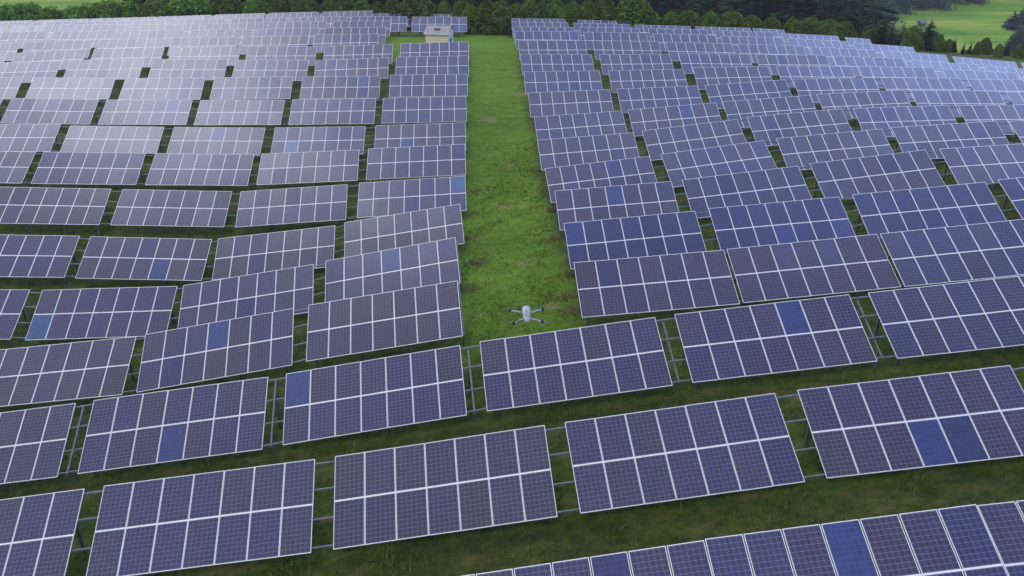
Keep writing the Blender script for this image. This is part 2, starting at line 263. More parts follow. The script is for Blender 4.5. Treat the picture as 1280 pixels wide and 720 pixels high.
class MB:
    """collects boxes, tubes and polygons; build() links them as one mesh object"""
    def __init__(s): s.v = []; s.f = []; s.m = []
    def poly(s, pts, mi=0):
        n = len(s.v); s.v += [tuple(p) for p in pts]; s.f.append(list(range(n, n + len(pts)))); s.m.append(mi)
    def box(s, c, d, M=None, mi=0, taper=1.0):
        n = len(s.v)
        for z in (-.5, .5):
            k = taper if z > 0 else 1.0
            for y in (-.5, .5):
                for x in (-.5, .5):
                    p = Vector((c[0] + x * d[0] * k, c[1] + y * d[1] * k, c[2] + z * d[2]))
                    if M: p = M @ p
                    s.v.append(tuple(p))
        for q in ((0, 2, 3, 1), (4, 5, 7, 6), (0, 1, 5, 4), (2, 6, 7, 3), (0, 4, 6, 2), (1, 3, 7, 5)):
            s.f.append([n + i for i in q]); s.m.append(mi)
    def beam(s, a, b, w, h, mi=0, up=(0, 0, 1)):
        a = Vector(a); b = Vector(b); d = (b - a); L = d.length; d.normalize()
        r = d.cross(Vector(up))
        if r.length < 1e-4: r = d.cross(Vector((1, 0, 0)))
        r.normalize(); u = r.cross(d)
        M = Matrix((r, d, u)).transposed().to_4x4(); M.translation = (a + b) / 2
        s.box((0, 0, 0), (w, L, h), M, mi)
    def tube(s, pts, rad, seg=10, mi=0, cap=True):
        rings = []
        for i, p in enumerate(pts):
            p = Vector(p)
            d = (Vector(pts[min(i + 1, len(pts) - 1)]) - Vector(pts[max(i - 1, 0)])).normalized()
            a = d.orthogonal().normalized() if abs(d.z) < .99 else Vector((1, 0, 0)); b = d.cross(a)
            n = len(s.v)
            for k in range(seg):
                t = 2 * math.pi * k / seg
                s.v.append(tuple(p + rad[i] * (math.cos(t) * a + math.sin(t) * b)))
            rings.append(n)
        for i in range(len(rings) - 1):
            for k in range(seg):
                s.f.append([rings[i] + k, rings[i] + (k + 1) % seg, rings[i + 1] + (k + 1) % seg, rings[i + 1] + k]); s.m.append(mi)
        if cap:
            s.f.append([rings[0] + k for k in range(seg)][::-1]); s.m.append(mi)
            s.f.append([rings[-1] + k for k in range(seg)]); s.m.append(mi)
    def mesh(s, name, mats, smooth=False):
        me = bpy.data.meshes.new(name); me.from_pydata(s.v, [], s.f)
        for m in mats: me.materials.append(m)
        for p, i in zip(me.polygons, s.m): p.material_index = i; p.use_smooth = smooth
        me.update(); return me
    def build(s, name, mats, parent=None, smooth=False):
        if not isinstance(mats, (list, tuple)): mats = [mats]
        return mesh_obj(name, s.mesh(name, mats, smooth), parent)

def faces_mesh(name, V, mat, k):
    """V: (n*k,3) loose polygons of k corners"""
    n = len(V) // k
    me = bpy.data.meshes.new(name)
    me.vertices.add(len(V)); me.vertices.foreach_set('co', np.asarray(V, np.float32).ravel())
    me.loops.add(len(V)); me.loops.foreach_set('vertex_index', np.arange(len(V), dtype=np.int32))
    me.polygons.add(n)
    me.polygons.foreach_set('loop_start', np.arange(0, n * k, k, dtype=np.int32))
    me.polygons.foreach_set('loop_total', np.full(n, k, dtype=np.int32))
    me.materials.append(mat); me.update(calc_edges=True); me.validate()
    return me

# ------------------------------------------------------------------ terrain
def sstep(a, b, x):
    t = np.clip((np.asarray(x, float) - a) / (b - a), 0, 1); return t * t * (3 - 2 * t)
FAR_Y = [0, 110, 135, 150, 200, 250, 300, 370, 450, 700, 1500]
FAR_R = [-24, -24, -27.5, -33, -49, -58, -62.5, -55.5, -44, -15, 30]
FAR_L = [-22, -22, -24.5, -27.5, -33.5, -36.2, -38, -40, -38, -20, 20]
def field(x, y):
    x = np.asarray(x, float); y = np.asarray(y, float)
    ny, nx = G.shape
    u = np.clip((x - GX0) / GS, 0, nx - 1.001); v = np.clip((y - GY0) / GS, 0, ny - 1.001)
    i = u.astype(int); j = v.astype(int); a = u - i; b = v - j
    return (G[j, i] * (1 - a) * (1 - b) + G[j, i + 1] * a * (1 - b) + G[j + 1, i] * (1 - a) * b + G[j + 1, i + 1] * a * b)
def height(x, y):
    x = np.asarray(x, float); y = np.asarray(y, float)
    side = sstep(-.15, .28, x / np.maximum(y, 60))
    far = (np.interp(y, FAR_Y, FAR_R) * side + np.interp(y, FAR_Y, FAR_L) * (1 - side)) + Z0
    und = 0.5 * np.sin(x * .021 + 1) * np.cos(y * .017) * sstep(140, 220, y)
    w = np.maximum.reduce([sstep(118, 150, y), sstep(84, 130, x), sstep(-68, -110, x) * 0 + sstep(70, 115, -x)])
    return field(x, y) * (1 - w) + (far + und) * w
def h(x, y): return float(height(x, y))

# camera rays: where a point of the picture lies at a given distance y
CP, SP = math.cos(PITCH_RAD), math.sin(PITCH_RAD)
def at(px, py, y):
    a = (px - 640) / FOCAL_PX; b = (360 - py) / FOCAL_PX
    d = Vector((a, CP + b * SP, -SP + b * CP)); k = y / d.y
    return d.x * k, Z0 + d.z * k

# ------------------------------------------------------------------ materials
def mat(name):
    m = bpy.data.materials.new(name); m.use_nodes = True
    nt = m.node_tree; b = nt.nodes['Principled BSDF']
    return m, nt, b
def N(nt, t, **k):
    n = nt.nodes.new(t)
    for a, v in k.items(): setattr(n, a, v)
    return n
def noise(nt, vec, scale, detail=3, rough=.55, dim='3D'):
    n = N(nt, 'ShaderNodeTexNoise'); n.inputs['Scale'].default_value = scale
    n.inputs['Detail'].default_value = detail; n.inputs['Roughness'].default_value = rough
    if vec is not None: nt.links.new(vec, n.inputs['Vector'])
    return n.outputs['Fac']
def ramp(nt, fac, stops):
    n = N(nt, 'ShaderNodeValToRGB'); nt.links.new(fac, n.inputs['Fac'])
    e = n.color_ramp.elements
    while len(e) < len(stops): e.new(.5)
    for x, (p, c) in zip(e, stops):
        x.position = p; x.color = (*c, 1) if len(c) == 3 else c
    return n.outputs['Color']
def mix(nt, fac, a, b, mode='MIX'):
    n = N(nt, 'ShaderNodeMix', data_type='RGBA', blend_type=mode)
    for s, v in ((n.inputs['Factor'], fac), (n.inputs[6], a), (n.inputs[7], b)):
        if isinstance(v, (int, float)): s.default_value = v
        elif isinstance(v, tuple): s.default_value = (*v, 1) if len(v) == 3 else v
        else: nt.links.new(v, s)
    return n.outputs[2]
def math_(nt, op, a, b=None, c=None, clamp=False):
    n = N(nt, 'ShaderNodeMath', operation=op, use_clamp=clamp)
    for s, v in zip(n.inputs, (a, b, c)):
        if v is None: continue
        if isinstance(v, (int, float)): s.default_value = v
        else: nt.links.new(v, s)
    return n.outputs[0]
def bump(nt, b, hgt, strength, dist):
    n = N(nt, 'ShaderNodeBump'); n.inputs['Strength'].default_value = strength; n.inputs['Distance'].default_value = dist
    nt.links.new(hgt, n.inputs['Height']); nt.links.new(n.outputs['Normal'], b.inputs['Normal'])
def simple(name, c, rough=.6, metal=0.0, vary=.12, scale=6):
    m, nt, b = mat(name)
    tc = N(nt, 'ShaderNodeTexCoord')
    f = noise(nt, tc.outputs['Object'], scale, 4)
    cc = ramp(nt, f, [(.3, tuple(v * (1 - vary) for v in c)), (.7, tuple(min(1, v * (1 + vary)) for v in c))])
    nt.links.new(cc, b.inputs['Base Color'])
    b.inputs['Roughness'].default_value = rough; b.inputs['Metallic'].default_value = metal
    return m

def panel_glass():
    m, nt, b = mat('panel_cells')
    tc = N(nt, 'ShaderNodeTexCoord'); oi = N(nt, 'ShaderNodeObjectInfo')
    sep = N(nt, 'ShaderNodeSeparateXYZ'); nt.links.new(tc.outputs['Object'], sep.inputs[0])
    def lines(axis, pitch, width, off=0.0):
        a = math_(nt, 'ADD', math_(nt, 'DIVIDE', sep.outputs[axis], pitch), 100.5 + off)
        fr = math_(nt, 'FRACT', a)
        d = math_(nt, 'ABSOLUTE', math_(nt, 'SUBTRACT', fr, .5))       # 0 at the line centre
        return math_(nt, 'LESS_THAN', d, width / pitch / 2)
    cw, ch = .9286 / 6, 1.49 / 10
    gx = lines(0, cw, .006); gy = lines(1, ch, .007)
    b1 = lines(0, cw, .005, .27); b2 = lines(0, cw, .005, -.27)
    grid = math_(nt, 'MAXIMUM', gx, gy)
    bus = math_(nt, 'MAXIMUM', b1, b2)
    # crystal flakes and cell to cell tone
    vo = N(nt, 'ShaderNodeTexVoronoi'); vo.inputs['Scale'].default_value = 60
    nt.links.new(tc.outputs['Object'], vo.inputs['Vector'])
    base = oi.outputs['Color']
    # one tone per cell
    cx = math_(nt, 'FLOOR', math_(nt, 'ADD', math_(nt, 'DIVIDE', sep.outputs[0], cw), 100))
    cy = math_(nt, 'FLOOR', math_(nt, 'ADD', math_(nt, 'DIVIDE', sep.outputs[1], ch), 100))
    cmb = N(nt, 'ShaderNodeCombineXYZ'); nt.links.new(cx, cmb.inputs[0]); nt.links.new(cy, cmb.inputs[1])
    nt.links.new(math_(nt, 'MULTIPLY', oi.outputs['Random'], 50), cmb.inputs[2])
    wn = N(nt, 'ShaderNodeTexWhiteNoise'); nt.links.new(cmb.outputs[0], wn.inputs['Vector'])
    tone = math_(nt, 'ADD', math_(nt, 'MULTIPLY', wn.outputs['Value'], .34), .83)
    hv = N(nt, 'ShaderNodeHueSaturation'); nt.links.new(base, hv.inputs['Color']); nt.links.new(tone, hv.inputs['Value'])
    fl = math_(nt, 'ADD', math_(nt, 'MULTIPLY', vo.outputs['Color'], .2), .9)
    hv2 = N(nt, 'ShaderNodeHueSaturation'); nt.links.new(hv.outputs[0], hv2.inputs['Color']); nt.links.new(fl, hv2.inputs['Value'])
    st = math_(nt, 'MULTIPLY', lines(0, cw / 2, .022, .25), math_(nt, 'SUBTRACT', 1.0, oi.outputs['Alpha']))
    dk = mix(nt, 1.0, hv2.outputs[0], (.45, .45, .55), 'MULTIPLY')
    c0 = mix(nt, math_(nt, 'MULTIPLY', st, .8), hv2.outputs[0], dk)
    c = mix(nt, math_(nt, 'MULTIPLY', bus, math_(nt, 'MULTIPLY', oi.outputs['Alpha'], .75)), c0, (.14, .14, .235))
    c = mix(nt, math_(nt, 'MULTIPLY', grid, oi.outputs['Alpha']), c, (.185, .185, .29))
    # thin dust, a little more along the lower edge of the panel
    dn = noise(nt, tc.outputs['Object'], 2.2, 5)
    dustf = math_(nt, 'MULTIPLY', dn, .018)
    c = mix(nt, dustf, c, (.34, .32, .30))
    nt.links.new(c, b.inputs['Base Color'])
    b.inputs['Roughness'].default_value = .5; b.inputs['Specular IOR Level'].default_value = .25
    b.inputs['Coat Weight'].default_value = 1.0; b.inputs['Coat IOR'].default_value = 1.55
    rr = math_(nt, 'ADD', math_(nt, 'MULTIPLY', dn, .08), .07)
    nt.links.new(rr, b.inputs['Coat Roughness'])
    return m
M_CELL = panel_glass()
M_FRAME = simple('panel_frame_aluminium', (.62, .62, .62), .42, .3, .08, 3)
M_BACK = simple('panel_backsheet', (.55, .55, .57), .6, 0, .04)
M_STEEL = simple('galvanised_steel', (.10, .115, .13), .55, .3, .25, 9)

def on_ground(px, py):
    lo, hi = 5.0, 120.0
    for _ in range(40):
        y = (lo + hi) / 2; x, z = at(px, py, y)
        if z > h(x, y): lo = y
        else: hi = y
    return x, y
SPOTS = [(*on_ground(656, 329), .55), (*on_ground(632, 258), .55), (*on_ground(600, 392), .35), (*on_ground(690, 383), .45), (*on_ground(640, 205), .5), (*on_ground(612, 150), .8), (*on_ground(652, 118), .8)]
def ground_mat():
    m, nt, b = mat('meadow_ground')
    tc = N(nt, 'ShaderNodeTexCoord'); P = tc.outputs['Object']
    sep = N(nt, 'ShaderNodeSeparateXYZ'); nt.links.new(P, sep.inputs[0])
    # mown strips are drawn out across the slope
    mp = N(nt, 'ShaderNodeMapping'); mp.inputs['Scale'].default_value = (.7, 1.3, 1); mp.inputs['Rotation'].default_value = (0, 0, R(-4))
    nt.links.new(P, mp.inputs['Vector'])
    fine = noise(nt, P, 9, 5, .7); mid = noise(nt, mp.outputs[0], 1.1, 4, .62); big = noise(nt, P, .12, 4, .6)
    vfine = noise(nt, P, 42, 3, .7)
    iso = noise(nt, P, 2.3, 6, .72)
    f = math_(nt, 'ADD', math_(nt, 'MULTIPLY', fine, .30), math_(nt, 'ADD', math_(nt, 'MULTIPLY', mid, .28), math_(nt, 'MULTIPLY', iso, .42)))
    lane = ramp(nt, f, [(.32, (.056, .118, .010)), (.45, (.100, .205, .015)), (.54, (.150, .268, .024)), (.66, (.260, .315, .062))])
    rows = ramp(nt, f, [(.37, (.016, .034, .007)), (.45, (.044, .084, .012)), (.53, (.088, .125, .022)), (.63, (.180, .165, .058))])  # browner, sparser grass in the rows, darkened to carry the tables' shade
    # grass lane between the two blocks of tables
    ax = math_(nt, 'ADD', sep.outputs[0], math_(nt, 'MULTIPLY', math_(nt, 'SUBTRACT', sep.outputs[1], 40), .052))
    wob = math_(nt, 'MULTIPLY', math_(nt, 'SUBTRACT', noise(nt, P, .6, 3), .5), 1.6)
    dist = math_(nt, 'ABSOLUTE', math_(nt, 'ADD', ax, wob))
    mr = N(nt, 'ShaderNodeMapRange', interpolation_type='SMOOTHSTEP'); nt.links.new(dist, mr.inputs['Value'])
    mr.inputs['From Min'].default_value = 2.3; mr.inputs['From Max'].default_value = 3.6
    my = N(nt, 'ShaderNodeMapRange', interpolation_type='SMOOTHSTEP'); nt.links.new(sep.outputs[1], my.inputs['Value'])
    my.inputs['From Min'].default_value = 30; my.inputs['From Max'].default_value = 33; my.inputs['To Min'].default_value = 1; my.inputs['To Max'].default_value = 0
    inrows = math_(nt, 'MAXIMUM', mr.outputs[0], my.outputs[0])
    # open grass round the cabin
    def box_in(v, a0, a1, e):
        m1 = N(nt, 'ShaderNodeMapRange', interpolation_type='SMOOTHSTEP'); nt.links.new(v, m1.inputs['Value'])
        m1.inputs['From Min'].default_value = a0 - e; m1.inputs['From Max'].default_value = a0
        m2 = N(nt, 'ShaderNodeMapRange', interpolation_type='SMOOTHSTEP'); nt.links.new(v, m2.inputs['Value'])
        m2.inputs['From Min'].default_value = a1; m2.inputs['From Max'].default_value = a1 + e; m2.inputs['To Min'].default_value = 1; m2.inputs['To Max'].default_value = 0
        return math_(nt, 'MULTIPLY', m1.outputs[0], m2.outputs[0])
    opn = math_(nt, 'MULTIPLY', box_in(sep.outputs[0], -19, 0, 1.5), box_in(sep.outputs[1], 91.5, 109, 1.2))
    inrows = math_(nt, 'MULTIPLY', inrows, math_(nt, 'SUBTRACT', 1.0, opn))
    # brown earth along the lower edge of every row, table shade painted in
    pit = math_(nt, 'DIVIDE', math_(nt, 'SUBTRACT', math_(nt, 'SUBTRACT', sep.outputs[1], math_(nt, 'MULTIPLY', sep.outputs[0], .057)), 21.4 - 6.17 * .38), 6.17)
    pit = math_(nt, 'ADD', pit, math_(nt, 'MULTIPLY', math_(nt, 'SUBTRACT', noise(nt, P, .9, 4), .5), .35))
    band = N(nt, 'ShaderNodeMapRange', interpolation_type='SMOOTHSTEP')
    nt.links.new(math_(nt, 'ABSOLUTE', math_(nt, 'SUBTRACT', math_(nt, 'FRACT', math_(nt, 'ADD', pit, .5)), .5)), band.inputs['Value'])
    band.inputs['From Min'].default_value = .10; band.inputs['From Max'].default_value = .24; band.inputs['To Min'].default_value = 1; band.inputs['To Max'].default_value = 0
    soil_shade = ramp(nt, f, [(.38, (.020, .022, .008)), (.48, (.055, .048, .018)), (.58, (.120, .082, .036))])
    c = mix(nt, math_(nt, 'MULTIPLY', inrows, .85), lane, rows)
    c = mix(nt, math_(nt, 'MULTIPLY', math_(nt, 'MULTIPLY', band.outputs[0], inrows), .5), c, soil_shade)
    for (sx, sy, sr) in SPOTS:
        cb = N(nt, 'ShaderNodeCombineXYZ'); cb.inputs[0].default_value = sx; cb.inputs[1].default_value = sy
        cb2 = N(nt, 'ShaderNodeCombineXYZ'); nt.links.new(sep.outputs[0], cb2.inputs[0]); nt.links.new(sep.outputs[1], cb2.inputs[1])
        vd = N(nt, 'ShaderNodeVectorMath', operation='DISTANCE'); nt.links.new(cb.outputs[0], vd.inputs[0]); nt.links.new(cb2.outputs[0], vd.inputs[1])
        ds = math_(nt, 'ADD', vd.outputs['Value'], math_(nt, 'MULTIPLY', math_(nt, 'SUBTRACT', noise(nt, P, 2.2, 4), .5), sr * 1.8))
        sm = N(nt, 'ShaderNodeMapRange', interpolation_type='SMOOTHSTEP'); nt.links.new(ds, sm.inputs['Value'])
        sm.inputs['From Min'].default_value = sr * .4; sm.inputs['From Max'].default_value = sr * 1.2; sm.inputs['To Min'].default_value = .85; sm.inputs['To Max'].default_value = 0
        c = mix(nt, sm.outputs[0], c, (.27, .23, .11))
    # dry and bare patches
    dp = noise(nt, mp.outputs[0], .55, 5, .65)
    dry = N(nt, 'ShaderNodeMapRange', interpolation_type='SMOOTHSTEP'); nt.links.new(dp, dry.inputs['Value'])
    dry.inputs['From Min'].default_value = .58; dry.inputs['From Max'].default_value = .74
    c = mix(nt, math_(nt, 'MULTIPLY', dry.outputs[0], math_(nt, 'ADD', math_(nt, 'MULTIPLY', inrows, .45), .35)), c, (.215, .150, .070))
    tone = ramp(nt, big, [(.3, (.78, .80, .74)), (.7, (1.18, 1.14, 1.10))])
    c = mix(nt, 1.0, c, tone, 'MULTIPLY')
    # hay meadow in the valley
    far = N(nt, 'ShaderNodeMapRange', interpolation_type='SMOOTHSTEP'); nt.links.new(sep.outputs[1], far.inputs['Value'])
    far.inputs['From Min'].default_value = 150; far.inputs['From Max'].default_value = 190
    mp2 = N(nt, 'ShaderNodeMapping'); mp2.inputs['Scale'].default_value = (.012, .10, 1); mp2.inputs['Rotation'].default_value = (0, 0, R(6))
    nt.links.new(P, mp2.inputs['Vector'])
    fm = math_(nt, 'ADD', math_(nt, 'MULTIPLY', noise(nt, mp2.outputs[0], 1, 5, .6), .7), math_(nt, 'MULTIPLY', noise(nt, P, .05, 4), .3))
    mc = ramp(nt, fm, [(.34, (.075, .165, .014)), (.45, (.130, .250, .020)), (.52, (.180, .300, .026)), (.58, (.300, .320, .070)), (.66, (.155, .270, .028))])
    # the ground under the woods is dark litter
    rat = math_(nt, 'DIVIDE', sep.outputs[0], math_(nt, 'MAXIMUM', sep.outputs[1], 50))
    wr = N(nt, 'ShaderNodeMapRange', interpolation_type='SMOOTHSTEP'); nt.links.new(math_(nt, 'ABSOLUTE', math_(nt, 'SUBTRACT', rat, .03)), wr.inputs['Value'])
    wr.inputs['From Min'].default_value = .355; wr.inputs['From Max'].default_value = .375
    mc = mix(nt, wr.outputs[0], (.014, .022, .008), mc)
    c = mix(nt, far.outputs[0], c, mc)
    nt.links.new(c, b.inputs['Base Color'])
    b.inputs['Roughness'].default_value = .95; b.inputs['Specular IOR Level'].default_value = .1
    hh = math_(nt, 'ADD', math_(nt, 'MULTIPLY', fine, .7), math_(nt, 'ADD', math_(nt, 'MULTIPLY', vfine, .25), math_(nt, 'MULTIPLY', mid, .8)))
    bump(nt, b, hh, 1.0, .5)
    return m
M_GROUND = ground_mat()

def leaf_mat(name, dark, light, scale, rnd=.25):
    m, nt, b = mat(name)
    tc = N(nt, 'ShaderNodeTexCoord'); oi = N(nt, 'ShaderNodeObjectInfo'); ge = N(nt, 'ShaderNodeNewGeometry')
    f = math_(nt, 'ADD', math_(nt, 'MULTIPLY', noise(nt, tc.outputs['Object'], scale, 3), .6), math_(nt, 'MULTIPLY', ge.outputs['Random Per Island'], .4))
    c = ramp(nt, f, [(.25, dark), (.72, light)])
    hs = N(nt, 'ShaderNodeHueSaturation'); nt.links.new(c, hs.inputs['Color'])
    nt.links.new(math_(nt, 'ADD', math_(nt, 'MULTIPLY', oi.outputs['Random'], rnd * 2), 1 - rnd), hs.inputs['Value'])
    nt.links.new(math_(nt, 'ADD', math_(nt, 'MULTIPLY', oi.outputs['Random'], .03), .487), hs.inputs['Hue'])
    nt.links.new(hs.outputs[0], b.inputs['Base Color'])
    b.inputs['Roughness'].default_value = .75; b.inputs['Specular IOR Level'].default_value = .2
    tr = N(nt, 'ShaderNodeBsdfTranslucent'); nt.links.new(hs.outputs[0], tr.inputs['Color'])
    mx = N(nt, 'ShaderNodeMixShader'); mx.inputs[0].default_value = .22
    nt.links.new(b.outputs[0], mx.inputs[1]); nt.links.new(tr.outputs[0], mx.inputs[2])
    nt.links.new(mx.outputs[0], nt.nodes['Material Output'].inputs['Surface'])
    return m
M_ARB = leaf_mat('arborvitae_foliage', (.020, .048, .005), (.125, .195, .018), 1.1)
M_SPR = leaf_mat('spruce_needles', (.013, .032, .014), (.042, .082, .030), .8)
M_BRO = leaf_mat('broadleaf_foliage', (.040, .098, .012), (.180, .300, .036), .9)
M_BARK = simple('bark', (.075, .055, .04), .9, 0, .3, 8)
M_GRASS = leaf_mat('grass_blades', (.042, .092, .007), (.125, .205, .022), .7, .05)
M_WEED = leaf_mat('weed_stems', (.040, .080, .012), (.200, .180, .065), .5, .05)

# ------------------------------------------------------------------ ground sheet
def axis(lo, hi, a, b, step):
    v = list(np.arange(a, b + .01, step)); s = step; x = b
    while x < hi: s *= 1.25; x += min(s, 60); v.append(x)
    s = step; x = a
    while x > lo: s *= 1.25; x -= min(s, 60); v.insert(0, x)
    return np.array(v)
gx = axis(-950, 950, -80, 96, 1.6); gy = axis(-120, 1350, 4, 150, 1.6)
XX, YY = np.meshgrid(gx, gy); ZZ = height(XX, YY)
near = (YY < 70) & (np.abs(XX) < 50)
ZZ = ZZ + np.where(near, RNG.normal(0, .025, ZZ.shape), 0)
nx, ny = len(gx), len(gy)
co = np.stack([XX, YY, ZZ], -1).reshape(-1, 3)
idx = np.arange(nx * ny).reshape(ny, nx)
q = np.stack([idx[:-1, :-1], idx[:-1, 1:], idx[1:, 1:], idx[1:, :-1]], -1).reshape(-1, 4)
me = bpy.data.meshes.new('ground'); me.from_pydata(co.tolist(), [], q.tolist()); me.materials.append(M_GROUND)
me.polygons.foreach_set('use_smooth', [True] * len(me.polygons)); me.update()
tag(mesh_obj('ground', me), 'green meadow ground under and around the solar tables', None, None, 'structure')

# ------------------------------------------------------------------ grass and weeds (nobody could count them)
def blades(name, n, region, hmin, hmax, w, nb, m, label, lean=.5):
    x0, x1, y0, y1 = region
    # thicker near the camera
    y = y0 + (y1 - y0) * RNG.random(n * 3) ** 1.35; x = x0 + (x1 - x0) * RNG.random(n * 3)
    keep = np.abs(x) < (y * .68 + 6)
    x, y = x[keep][:n], y[keep][:n]; n = len(x)
    cl = np.sin(x * 1.7 + 2 * np.sin(y * .9)) * np.cos(y * 2.1 + np.sin(x * 1.3)) + RNG.normal(0, .5, n)
    k = cl > (-.2 if name == 'grass' else .25); x, y = x[k], y[k]; n = len(x)
    z = height(x, y)
    V = []
    for _ in range(nb):
        a = RNG.random(n) * 2 * np.pi; hh = hmin + (hmax - hmin) * RNG.random(n) ** 1.5
        bx = x + RNG.normal(0, .05, n); by = y + RNG.normal(0, .05, n)
        lx = np.cos(a + 1.3) * hh * lean * RNG.random(n); ly = np.sin(a + 1.3) * hh * lean * RNG.random(n)
        dx, dy = np.cos(a) * w * .5, np.sin(a) * w * .5
        V.append(np.stack([np.stack([bx - dx, by - dy, z - .02], -1), np.stack([bx + dx, by + dy, z - .02], -1),
                           np.stack([bx + lx, by + ly, z + hh], -1)], 1))
    V = np.concatenate(V).reshape(-1, 3)
    o = mesh_obj(name, faces_mesh(name, V, m, 3)); tag(o, label, name, None, 'stuff')
blades('grass', 85000, (-45, 45, 17, 66), .04, .16, .036, 5, M_GRASS, 'short green grass blades growing on the lane and between rows')
blades('weeds', 9000, (-45, 45, 16, 60), .12, .48, .03, 5, M_WEED, 'tall olive and straw coloured weeds growing between the table rows', .8)

def tussocks():
    V = []
    for px, py in ((700, 262), (692, 300), (716, 345), (704, 372), (585, 300), (588, 362), (592, 268), (693, 262), (684, 240), (590, 240), (596, 330), (676, 214), (718, 388)):
        cx, cy = on_ground(px, py)
        n = 110; x = cx + RNG.normal(0, .45, n); y = cy + RNG.normal(0, .28, n); z = height(x, y)
        a = RNG.random(n) * 6.28; L = RNG.uniform(.15, .42, n); w = .03
        V.append(np.stack([np.stack([x - np.sin(a) * w, y + np.cos(a) * w, z - .02], -1), np.stack([x + np.sin(a) * w, y - np.cos(a) * w, z - .02], -1),
                           np.stack([x + np.cos(a) * L, y + np.sin(a) * L, z + L * .55], -1)], 1))
    o = mesh_obj('dry_tussocks', faces_mesh('dry_tussocks', np.concatenate(V).reshape(-1, 3), M_DRY, 3))
    tag(o, 'brown dry tussocks along the edges of the grass lane', 'tussocks', None, 'stuff')
M_DRY = leaf_mat('dry_stems', (.030, .022, .010), (.130, .085, .040), 2.0, .05)
tussocks()

# ------------------------------------------------------------------ solar tables
def panel_mesh(w, hh, gap_x, name):
    mb = MB(); t = .035; fw = .018; fh = .022
    W, H = w - gap_x, hh
    # frame: four bars, top side 2 mm proud of the glass
    mb.box((0, H / 2 - fh / 2, -t / 2), (W, fh, t)); mb.box((0, -H / 2 + fh / 2, -t / 2), (W, fh, t))
    mb.box((-W / 2 + fw / 2, 0, -t / 2), (fw, H - 2 * fh, t)); mb.box((W / 2 - fw / 2, 0, -t / 2), (fw, H - 2 * fh, t))
    x, y = W / 2 - fw, H / 2 - fh
    mb.poly([(-x, -y, -.003), (x, -y, -.003), (x, y, -.003), (-x, y, -.003)], 1)
    mb.poly([(-x, -y, -.012), (-x, y, -.012), (x, y, -.012), (x, -y, -.012)], 2)
    return mb.mesh(name, [M_FRAME, M_CELL, M_BACK])
PH = (TABLE_H - .012) / 2
ME_PANEL = panel_mesh(PITCH_W, PH, .013, 'solar_panel')
ME_PANEL_FRONT = panel_mesh(PITCH_W * .992, PH, .028, 'solar_panel_front')

def frame_axes(s, w, dt):
    s, w, tau = R(s), R(w), TILT + R(dt)
    u = Vector((math.cos(s) * math.cos(w), math.cos(s) * math.sin(w), math.sin(s)))
    v = Vector((-math.sin(w) * math.cos(tau), math.cos(w) * math.cos(tau), math.sin(tau)))
    v = (v - v.dot(u) * u).normalized()
    return u, v, u.cross(v)
# panels of another make, seen as clearly bluer in the photograph: (row, column): [(panel, upper row?), ...]
BRIGHT = {(0, 0): [(4, 1)], (0, 1): [(3, 1)], (1, 2): [(3, 0), (4, 0)], (2, -1): [(3, 0)], (2, 0): [(0, 1)], (2, 2): [(4, 1)],
          (3, -1): [(3, 1), (1, 0)], (4, -2): [(0, 0)], (4, -1): [(3, 0)], (4, 0): [(3, 1)], (4, 1): [(0, 1), (0, 0)], (4, 2): [(3, 0), (6, 0)],
          (5, -2): [(4, 0)], (5, -1): [(2, 0)], (5, -3): [(1, 1)], (5, 1): [(3, 1)], (6, 0): [(6, 1)], (6, 1): [(4, 1)],
          (8, -1): [(1, 0)], (8, 0): [(2, 0)], (8, -2): [(3, 1)], (8, 2): [(4, 1)], (9, -3): [(5, 1)], (10, -1): [(5, 1), (5, 0)],
          (11, 0): [(6, 0)], (13, 1): [(6, 1)], (16, 2): [(5, 0), (6, 0)], (9, 1): [(5, 0)]}
MUTED = {(1, 2, 4, 0), (3, -1, 1, 0), (5, -1, 2, 0), (11, 0, 6, 0), (9, 1, 5, 0), (10, -1, 5, 0), (0, 0, 4, 1), (4, 1, 0, 0), (4, -1, 3, 0)}
PALE = {(4, -2, 0, 0), (6, 0, 6, 1), (8, -1, 1, 0)}
SMOOTH = {(4, 1), (4, 2), (4, 3), (4, 4)}          # darker cells without a visible grid
ORD = ['first', 'second', 'third', 'fourth', 'fifth', 'sixth', 'seventh', 'eighth', 'ninth', 'tenth', 'eleventh', 'twelfth',
       'thirteenth', 'fourteenth', 'fifteenth', 'sixteenth', 'seventeenth', 'eighteenth', 'nineteenth', 'twentieth']
ORD += ['twenty-' + o for o in ORD[:9]] + ['thirtieth'] + ['thirty-' + o for o in ORD[:9]] + ['fortieth'] + ['forty-' + o for o in ORD[:9]] + ['fiftieth']

tabs = {(t[0], t[1]): t for t in TABLES}
def row_tables(r): return sorted([t for t in TABLES if t[0] == r], key=lambda t: t[3])
def table_label(t):
    r = t[0]; row = row_tables(r); rl = ORD[r] + ' row from front' if r else 'front row'
    nb = len(BRIGHT.get((r, t[1]), []))
    what = ['solar table', 'table with one bright blue panel', 'table with two bright blue panels'][nb]
    if r <= 2:
        return '%s, %s from the left, %s' % (what, ORD[row.index(t)], rl)
    lane = -.052 * (t[4] - 40)
    left = [q for q in row if q[3] < lane]; right = [q for q in row if q[3] >= lane]
    if t in left: k = len(left) - 1 - left.index(t); side = 'left'
    else: k = right.index(t); side = 'right'
    return '%s, %s %s of the lane, %s' % (what, ORD[k], side, rl)

